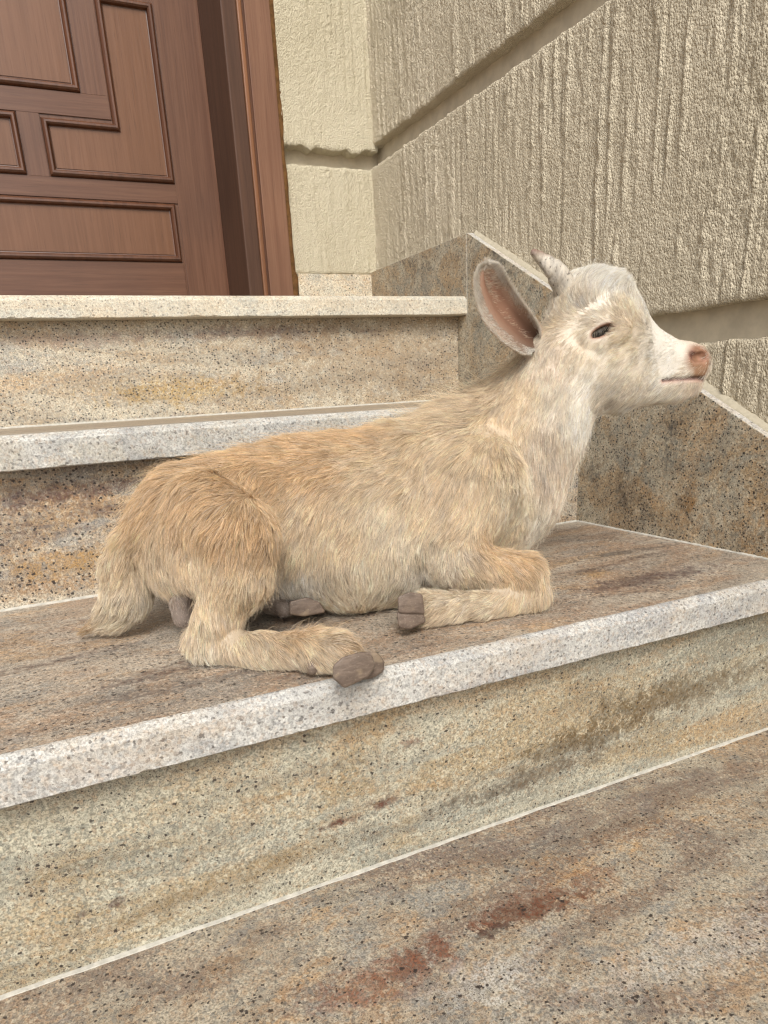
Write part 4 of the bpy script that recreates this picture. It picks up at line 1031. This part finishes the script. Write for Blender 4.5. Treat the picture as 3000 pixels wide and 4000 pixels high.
# ---- ear: a cupped leaf with a thick rim
def spl(pts, n):
    pts = np.array(pts, float); out = []
    m = len(pts)
    for u in np.linspace(0, m - 1, n):
        i = min(int(u), m - 2); t = u - i
        p0 = pts[max(i - 1, 0)]; p1 = pts[i]; p2 = pts[i + 1]; p3 = pts[min(i + 2, m - 1)]
        out.append(0.5 * ((2 * p1) + (-p0 + p2) * t + (2 * p0 - 5 * p1 + 4 * p2 - p3) * t * t + (-p0 + 3 * p1 - 3 * p2 + p3) * t ** 3))
    return np.array(out)
def make_ear(LO, HI, FL):
    NT_, NS = 44, 22
    a, b, c = spl(LO, NT_), spl(HI, NT_), spl(FL, NT_)
    s_ = np.linspace(0, 1, NS)
    front = np.empty((NT_, NS, 3))
    for k, s in enumerate(s_):
        q = np.where(True, (1 - s) ** 2 * a + 2 * s * (1 - s) * (2 * c - 0.5 * (a + b)) + s * s * b, 0)
        front[:, k] = q
    # a fold line along the lower third
    fold = np.exp(-((s_ - 0.30) / 0.07) ** 2)[None, :] * np.clip(np.sin(np.linspace(0, math.pi, NT_)), 0, 1)[:, None] ** 0.7
    Nn = np.cross(np.gradient(front, axis=0), np.gradient(front, axis=1))
    Nn /= np.linalg.norm(Nn, axis=2, keepdims=True) + 1e-9
    if (Nn * np.array([0, -1, 0])).sum(2).mean() < 0: Nn = -Nn     # towards the open side
    front = front + Nn * (fold * 0.0022)[..., None]
    th = 0.0016 + 0.0016 * np.sin(np.linspace(0, math.pi, NS))[None, :] * np.linspace(1, 0.3, NT_)[:, None]
    th[-1] *= 0.2
    back = front - Nn * th[..., None]
    V = np.concatenate([front.reshape(-1, 3), back.reshape(-1, 3)])
    idx = np.arange(NT_ * NS).reshape(NT_, NS); o = NT_ * NS
    Q = []
    for i in range(NT_ - 1):
        for j in range(NS - 1):
            Q.append((idx[i, j], idx[i, j + 1], idx[i + 1, j + 1], idx[i + 1, j]))
            Q.append((o + idx[i, j], o + idx[i + 1, j], o + idx[i + 1, j + 1], o + idx[i, j + 1]))
        for j in (0, NS - 1): Q.append((idx[i, j], idx[i + 1, j], o + idx[i + 1, j], o + idx[i, j])[::(1 if j == 0 else -1)])
    tt = np.repeat(np.linspace(0, 1, NT_), NS); ss = np.tile(s_, NT_)
    rim = np.clip(1 - np.minimum(ss, 1 - ss) / 0.28, 0, 1)
    rim = np.maximum(rim, np.clip((tt - 0.80) / 0.2, 0, 1))[:, None]
    inner = np.array([0.25, 0.135, 0.088]); inr = inner * (1 - rim) + np.array([0.50, 0.38, 0.29]) * rim
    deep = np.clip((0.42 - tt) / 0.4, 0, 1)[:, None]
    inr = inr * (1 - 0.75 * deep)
    cols = np.concatenate([inr, np.tile([0.52, 0.40, 0.30], (NT_ * NS, 1))])
    return V, np.array(Q), cols, front, back, Nn, a, b, c
EV, EQ, ECOL, EFR, EBK, ENN, ea, eb, ecf = make_ear(EAR_LO, EAR_HI, EAR_FLOOR)
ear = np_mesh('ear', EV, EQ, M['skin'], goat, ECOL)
# the other ear lies back on the far side of the head
hc = V3(HEAD_SIDE); hc[2] = 0; hc /= np.linalg.norm(hc)
pc = V3(EC) + hc * 0.034
def mirror(p):
    p = np.array(p, float); return p - 2 * ((p - pc) @ hc)[..., None] * hc
root = mirror(V3(EAR_LO[0])) - hc * 0.004
tipv = V3(EAR_LO[-1]) - V3(EAR_LO[0]); Lr = np.linalg.norm(tipv); a0 = tipv / Lr
b0 = np.cross(a0, hc); b0 /= np.linalg.norm(b0); c0 = np.cross(a0, b0)
a1 = hc * 0.80 + np.array([0.45, -0.10, -0.10]); a1 /= np.linalg.norm(a1)
b1 = np.cross(a1, np.array([0, 0, 1.0])); b1 /= np.linalg.norm(b1); c1 = np.cross(a1, b1)
def turn(q):
    q = np.array(q, float) - V3(EAR_LO[0])
    return root + (q @ a0)[:, None] * a1 + (q @ b0)[:, None] * c1 + (q @ c0)[:, None] * b1
far = [turn(q) for q in (EAR_LO, EAR_HI, EAR_FLOOR)]
FV, FQ, FCOL, FFR, FBK, FNN, _, _, _ = make_ear(*far)
ear2 = np_mesh('ear', FV, FQ, M['skin'], goat, FCOL)

# ---- horns
def horn_mat():
    s = NT('horn'); v = s.coords(); vz = s.coords(scale=(1, 1, 0.35))
    c = s.mix(s.ramp(s.noise(vz, 160, 5, 0.65), 0.35, 0.68), (0.58, 0.52, 0.43), (0.33, 0.30, 0.26))
    c = s.mix(s.math('MULTIPLY', s.ramp(s.noise(s.coords(scale=(1, 1, 0.4), rot=(0, 0.8, 0)), 240, 5, 0.72, 2.0), 0.54, 0.62), 0.8), c, (0.07, 0.055, 0.045))
    g_ = s.n('ShaderNodeSeparateXYZ'); tc = s.n('ShaderNodeTexCoord'); s.t.links.new(tc.outputs['Object'], g_.inputs[0])
    tip = s.ramp(g_.outputs[2], HORN[-1][2] + GZ - 0.007, HORN[-1][2] + GZ + 0.001)
    c = s.mix(s.math('MULTIPLY', tip, 0.8), c, (0.16, 0.07, 0.045))
    s.base(c); s.b.inputs['Roughness'].default_value = 0.6
    s.bump(s.noise(vz, 300, 5, 0.7), 0.7, 0.0012)
    return s.m
M['horn'] = horn_mat()
def make_horn(pts):
    pts = np.array(pts); cs = spl(pts, 26); rs = np.random.RandomState(3)
    V = []; Q = []
    NR = 20
    for i, c in enumerate(cs):
        t = cs[min(i + 1, 25)][:3] - cs[max(i - 1, 0)][:3]; t /= np.linalg.norm(t)
        s1 = np.cross(t, hc); s1 /= np.linalg.norm(s1); s2 = np.cross(s1, t)
        for k in range(NR):
            a = 2 * math.pi * k / NR
            r = max(c[3], 0.0002) * (1 + 0.06 * math.sin(3 * a + i * 0.3) + 0.03 * rs.randn() * (i < 24) + 0.05 * math.sin(i * 1.9))
            V.append(c[:3] + r * (math.cos(a) * s1 + math.sin(a) * s2 * 0.9))
    for i in range(25):
        for k in range(NR): Q.append((i * NR + k, i * NR + (k + 1) % NR, i * NR + NR + (k + 1) % NR, i * NR + NR + k))
    V.append(cs[-1][:3]); n = len(V) - 1
    Q2 = Q + [(25 * NR + k, 25 * NR + (k + 1) % NR, n) for k in range(NR)]
    return np.array(V), Q2
hv, hq = make_horn(HORN)
horn = np_mesh('horn', hv, hq, M['horn'], goat)
tag(horn, 'pale cracked horn stub with a brown tip')

# ---- eye
def eye_mat():
    s = NT('eyeball')
    v = s.coords()
    c = s.mix(s.ramp(s.noise(v, 300, 4, 0.6), 0.3, 0.7), (0.010, 0.009, 0.008), (0.03, 0.027, 0.022))
    s.base(c); s.b.inputs['Roughness'].default_value = 0.06
    s.b.inputs['Specular IOR Level'].default_value = 0.3
    return s.m
M['eye'] = eye_mat()
def uvsphere(c, r, n=28, m=18, axs=None, sc3=(1, 1, 1)):
    V = [c + np.array([0, 0, r])]; Q = []
    A = np.array(axs) if axs is not None else np.eye(3)
    V = []; 
    for i in range(m + 1):
        th = math.pi * i / m
        for j in range(n):
            ph = 2 * math.pi * j / n
            l = np.array([math.sin(th) * math.cos(ph), math.sin(th) * math.sin(ph), math.cos(th)]) * r * np.array(sc3)
            V.append(c + l @ A)
    for i in range(m):
        for j in range(n): Q.append((i * n + j, i * n + n + j, i * n + n + (j + 1) % n, i * n + (j + 1) % n))
    return np.array(V), Q
ev, eq = uvsphere(EC - EN * 0.0142 - EA * 0.0008, 0.0120)
np_mesh('eye', ev, eq, M['eye'], goat)
ev2, eq2 = uvsphere(mirror(EC - EN * 0.0112), 0.0104)
np_mesh('eye', ev2, eq2, M['eye'], goat)

# ---- hooves
def hoof_mat():
    s = NT('hoof'); v = s.coords()
    st = s.noise(s.coords(scale=(0.7, 0.7, 2)), 120, 4, 0.6, 0.8)
    c = s.mix(s.ramp(st, 0.32, 0.68), (0.130, 0.096, 0.075), (0.200, 0.150, 0.116))
    c = s.mix(s.math('MULTIPLY', s.ramp(s.noise(v, 55, 3, 0.6), 0.56, 0.70), 0.5), c, (0.34, 0.26, 0.17))
    c = s.mix(s.math('MULTIPLY', s.ramp(s.noise(v, 700, 3, 0.6), 0.60, 0.70), 0.5), c, (0.42, 0.35, 0.27))
    s.base(c); s.b.inputs['Roughness'].default_value = 0.5
    s.bump(s.noise(s.coords(scale=(1, 1, 3)), 200, 5, 0.7), 0.6, 0.0012)
    return s.m
M['hoof'] = hoof_mat()
def hull(name, pts, bev, mat, parent):
    bm = bmesh.new()
    for p in pts: bm.verts.new((p[0], p[1], max(p[2], GROUND - 0.003) + GZ))
    r = bmesh.ops.convex_hull(bm, input=bm.verts)
    bmesh.ops.delete(bm, geom=[e for e in r['geom_interior'] if isinstance(e, bmesh.types.BMVert)], context='VERTS')
    bmesh.ops.dissolve_limit(bm, angle_limit=rad(12), verts=bm.verts, edges=bm.edges)
    bmesh.ops.recalc_face_normals(bm, faces=bm.faces)
    bmesh.ops.bevel(bm, geom=list(bm.edges), offset=bev, segments=3, affect='EDGES', profile=0.5, clamp_overlap=True)
    return bm_obj(name, bm, mat, parent, True)
for cl in CLAWS: hull('hoof_claw', cl, 0.0019, M['hoof'], goat)
for p in DEWCLAWS[:1]:
    dv, dq = uvsphere(V3(p), 0.0062, 16, 10, sc3=(0.75, 1.0, 1.1))
    np_mesh('dewclaw', dv, dq, M['hoof'], goat)

# ---- coat of hair
def hair_mat():
    s = NT('goat_hair')
    a = s.n('ShaderNodeAttribute'); a.attribute_name = 'hair_colour'
    hi_ = s.n('ShaderNodeHairInfo')
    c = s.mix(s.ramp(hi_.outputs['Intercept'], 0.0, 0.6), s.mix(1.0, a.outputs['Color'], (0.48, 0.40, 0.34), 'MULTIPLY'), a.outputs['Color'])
    s.base(c)
    s.b.inputs['Roughness'].default_value = 0.5
    s.b.inputs['Specular IOR Level'].default_value = 0.35
    tr = s.n('ShaderNodeBsdfTranslucent'); s.t.links.new(c, tr.inputs[0])
    mx = s.n('ShaderNodeMixShader'); mx.inputs[0].default_value = 0.32
    s.t.links.new(s.b.outputs[0], mx.inputs[1]); s.t.links.new(tr.outputs[0], mx.inputs[2]); s.t.links.new(mx.outputs[0], s.out.inputs[0])
    return s.m
M['hair'] = hair_mat()
def hair_object(name, pts, cols, rad_root, parent):
    n, k, _ = pts.shape
    cu = bpy.data.hair_curves.new(name)
    cu.add_curves([k] * n)
    W_ = pts.copy(); W_[..., 2] += GZ
    cu.attributes['position'].data.foreach_set('vector', W_.astype(F4).ravel()) if 'position' in cu.attributes else cu.position_data.foreach_set('vector', W_.astype(F4).ravel())
    ra = cu.attributes.get('radius') or cu.attributes.new('radius', 'FLOAT', 'POINT')
    prof_ = np.linspace(1.0, 0.22, k)[None, :] * np.asarray(rad_root).reshape(-1, 1)
    ra.data.foreach_set('value', (prof_ * np.ones((n, 1))).astype(F4).ravel())
    ca = cu.attributes.new('hair_colour', 'FLOAT_COLOR', 'CURVE')
    ca.data.foreach_set('color', np.concatenate([cols, np.ones((n, 1))], 1).astype(F4).ravel())
    cu.materials.append(M['hair'])
    o = bpy.data.objects.new(name, cu); COL.objects.link(o)
    return adopt(o, parent)
def grow(roots, nrm, dirs, length, lift, cols, seed, k=6, frizz=0.35, clump=0.45):
    r = np.random.RandomState(seed); n = len(roots)
    t = dirs - nrm * (dirs * nrm).sum(1, keepdims=True)
    t /= np.linalg.norm(t, axis=1, keepdims=True) + 1e-9
    nz1 = noise3(roots, 110, seed + 1); nz2 = noise3(roots, 32, seed + 2); nz3 = noise3(roots, 260, seed + 3)
    per = r.randn(n, 3) * 0.10
    wv = nz1 * clump * 1.6 + nz2 * clump * 1.3 + nz3 * 0.5 * clump + per
    wv -= nrm * (wv * nrm).sum(1, keepdims=True) * 0.5
    length = length * (0.7 + 0.5 * r.rand(n)) * (1 + 0.5 * noise3(roots, 45, seed + 5)[:, 0])
    lf = lift * (1 + 0.9 * noise3(roots, 80, seed + 6)[:, 0] + 0.25 * r.randn(n))
    out = np.empty((n, k, 3)); p = roots - nrm * 0.0006; out[:, 0] = p
    st = (length / (k - 1))[:, None]
    for i in range(1, k):
        u = i / (k - 1)
        d = t + nrm * (lf * (1.5 - 1.5 * u) )[:, None] + wv * (0.35 + 0.9 * u) + np.array([0, 0, -0.10 * u])
        d += r.randn(n, 3) * 0.07
        d /= np.linalg.norm(d, axis=1, keepdims=True)
        p = p + d * st; out[:, i] = p
    out[..., 2] = np.maximum(out[..., 2], GROUND + 0.0008)
    cl = noise3(roots, 150, seed + 8)[:, :1] * 0.25 + noise3(roots, 30, seed + 9)[:, :1] * 0.22 + r.randn(n, 1) * 0.18
    cols = cols * (1 + cl)
    wh = (r.rand(n, 1) < 0.16) * 0.5
    cols = cols * (1 - wh) + np.array([0.80, 0.74, 0.64]) * wh
    return out, np.clip(cols, 0.02, 0.92)
def sample_mesh(V, Q, N_, count, weight_fn, seed):
    r = np.random.RandomState(seed)
    T = np.concatenate([Q[:, [0, 1, 2]], Q[:, [0, 2, 3]]])
    A = np.linalg.norm(np.cross(V[T[:, 1]] - V[T[:, 0]], V[T[:, 2]] - V[T[:, 0]]), axis=1)
    c = V[T].mean(1); A = A * weight_fn(c, N_[T].mean(1))
    i = r.choice(len(T), count, p=A / A.sum())
    u, v = r.rand(count), r.rand(count); f = u + v > 1; u[f] = 1 - u[f]; v[f] = 1 - v[f]
    b = np.stack([1 - u - v, u, v], 1)
    p = (V[T[i]] * b[..., None]).sum(1); n = (N_[T[i]] * b[..., None]).sum(1)
    return p, n / (np.linalg.norm(n, axis=1, keepdims=True) + 1e-9)
def weight(c, n):
    away = (n * (c / np.linalg.norm(c, axis=1, keepdims=True))).sum(1)         # far flank is seldom seen
    w_ = np.where(away > 0.45, 0.25, 1.0)
    nose, lips, eye = skin_mask(c)
    w_ = w_ * np.clip(1 - nose * 0.90, 0, 1) * np.clip(1 - lips * 0.85, 0, 1) * (1 - np.clip(eye * 1.5, 0, 1))
    head = np.clip((c[:, 2] + 0.03) / 0.03, 0, 1)
    return w_ * (1 + 0.9 * head) * (c[:, 2] > GROUND + 0.004)
NH = 270000
hp, hn = sample_mesh(VV, QQ, VN, NH, weight, 11)
D, L, LF, HC = coat_at(hp)
hs_, hcol = grow(hp, hn, D, L, LF, HC, 100)
hair_r = np.where(hp[:, 2] > -0.02, 0.00013, 0.00016)
# tufts: neighbouring hairs lean together towards a shared tip
from mathutils.kdtree import KDTree
def tuft(roots, strands, cols, count, seed, pull, tv=0.08):
    cp, cn = sample_mesh(VV, QQ, VN, count, weight, seed)
    d_, l_, f_, c_ = coat_at(cp)
    r = np.random.RandomState(seed)
    d_ = d_ + r.randn(len(cp), 3) * 0.16
    gs, gc = grow(cp, cn, d_, l_, f_ * 0.9, c_, seed + 1, clump=0.75)
    kd = KDTree(len(cp))
    for i, p in enumerate(cp): kd.insert(p, i)
    kd.balance()
    own = np.fromiter((kd.find(p)[1] for p in roots), int, len(roots))
    u = np.linspace(0, 1, strands.shape[1])[None, :, None]
    offs = (roots - cp[own])[:, None]
    far_ = np.linalg.norm(offs, axis=2)[..., None] > 0.014
    target = gs[own] + offs * (1 - 0.75 * u)
    k = pull * (0.55 + 0.6 * r.rand(len(roots), 1, 1)) * u ** 0.8 * (~far_)
    k = np.clip(k, 0, 0.95)
    tint = (1 + tv * r.randn(len(cp), 1)) * np.array([[1, 1, 1]]) + r.randn(len(cp), 1) * np.array([[0.01, 0, -0.02]])
    return strands * (1 - k) + target * k, np.clip(cols * tint[own], 0.02, 0.93)
face = np.clip((hp[:, 2] + 0.045) / 0.04, 0, 1) * np.clip((hp[:, 0] - 0.38) / 0.05, 0, 1)
hs_, hcol = tuft(hp, hs_, hcol, 34000, 300, (0.55 - 0.35 * face)[:, None, None])
hs_, hcol = tuft(hp, hs_, hcol, 5000, 320, (0.26 - 0.20 * face)[:, None, None], 0.05)
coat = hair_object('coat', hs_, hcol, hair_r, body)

# stray guard hairs standing off the coat
gp, gn = sample_mesh(VV, QQ, VN, 9500, weight, 12)
keep = ~((gp[:, 0] > 0.46) & (gp[:, 2] > -0.02))          # none on the face
gp, gn = gp[keep], gn[keep]
D, L, LF, HC = coat_at(gp)
mane = (gp[:, 0] > 0.28) & (gp[:, 0] < 0.42) & (gn[:, 2] > 0.2)
gs_, gcol = grow(gp, gn, D, L * np.where(mane, 1.5, 1.25), LF * 2.0, HC * 1.1, 140, clump=0.8)
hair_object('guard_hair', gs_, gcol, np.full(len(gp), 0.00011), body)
# lashes drooping over the eye
r_ = np.random.RandomState(77); nl = 20
tt_ = np.linspace(-0.9, 0.9, nl)
lp = EC[None] + EA[None] * (tt_ * 0.0095)[:, None] + EB[None] * (0.0034 * np.sqrt(1 - tt_ ** 2) + 0.0006)[:, None] + EN[None] * 0.0008
ld = -EB[None] * (0.55 + 0.25 * r_.rand(nl))[:, None] - EA[None] * (0.35 + 0.3 * tt_)[:, None] + EN[None] * 0.9
ls, lc = grow(lp, np.tile(EN, (nl, 1)), ld, np.full(nl, 0.0062), np.full(nl, 0.55), np.tile([0.60, 0.52, 0.42], (nl, 1)), 160, clump=0.2)
hair_object('eyelashes', ls, lc, np.full(nl, 0.00012), body)
# ear hair: fringe along both rims, fuzz on the back, long pale hairs lying across the cup
def ear_hair(FR, BK, NN, seed, parent):
    r = np.random.RandomState(seed)
    nt_, ns_ = FR.shape[:2]
    along = np.gradient(FR, axis=0); along /= np.linalg.norm(along, axis=2, keepdims=True) + 1e-9
    across = np.gradient(FR, axis=1); across /= np.linalg.norm(across, axis=2, keepdims=True) + 1e-9
    def pick(n, ilo, ihi, jf):
        i = r.rand(n) * (ihi - ilo) + ilo; j = jf(n)
        i0 = np.minimum(i.astype(int), nt_ - 2); j0 = np.minimum(j.astype(int), ns_ - 2); fi = (i - i0)[:, None]; fj = (j - j0)[:, None]
        def bil(X): return (X[i0, j0] * (1 - fi) + X[i0 + 1, j0] * fi) * (1 - fj) + (X[i0, j0 + 1] * (1 - fi) + X[i0 + 1, j0 + 1] * fi) * fj
        return bil
    P_, N__, D_, L_, F_, C_ = [], [], [], [], [], []
    n = 10000                                   # fringe
    side = r.rand(n) < 0.5
    b = pick(n, 3, nt_ - 1.01, lambda n: np.where(side, r.rand(n) ** 1.3 * 4.5, ns_ - 1.01 - r.rand(n) ** 1.3 * 4.5))
    sg = np.where(side, -1, 1)[:, None]
    P_.append(b(FR)); N__.append(b(NN)); D_.append(b(along) * 0.55 + b(across) * sg * 0.9); L_.append(np.full(n, 0.0085)); F_.append(np.full(n, 0.22)); C_.append(np.tile([0.86, 0.80, 0.72], (n, 1)))
    n = 2600                                   # tip
    b = pick(n, nt_ * 0.80, nt_ - 1.01, lambda n: r.rand(n) * (ns_ - 1.01))
    P_.append(b(FR)); N__.append(b(NN)); D_.append(b(along)); L_.append(np.full(n, 0.006)); F_.append(np.full(n, 0.25)); C_.append(np.tile([0.84, 0.77, 0.68], (n, 1)))
    n = 1700                                    # inside
    b = pick(n, nt_ * 0.15, nt_ * 0.85, lambda n: ns_ * (0.45 + 0.5 * r.rand(n)))
    P_.append(b(FR)); N__.append(b(NN)); D_.append(b(across) * -0.7 + b(along) * 0.5); L_.append(np.full(n, 0.011)); F_.append(np.full(n, 0.2)); C_.append(np.tile([0.70, 0.58, 0.46], (n, 1)))
    n = 8000                                   # back
    b = pick(n, 0, nt_ - 1.01, lambda n: r.rand(n) * (ns_ - 1.01))
    P_.append(b(BK)); N__.append(-b(NN)); D_.append(b(along)); L_.append(np.full(n, 0.007)); F_.append(np.full(n, 0.2)); C_.append(np.tile([0.60, 0.47, 0.34], (n, 1)))
    cat_ = lambda x: np.concatenate(x)
    s, c = grow(cat_(P_), cat_(N__), cat_(D_), cat_(L_), cat_(F_), cat_(C_), seed, 5, clump=0.3)
    return hair_object('ear_hair', s, c, np.full(len(s), 0.00012), parent)
ear_hair(EFR, EBK, ENN, 200, ear)
ear_hair(FFR, FBK, FNN, 210, ear2)
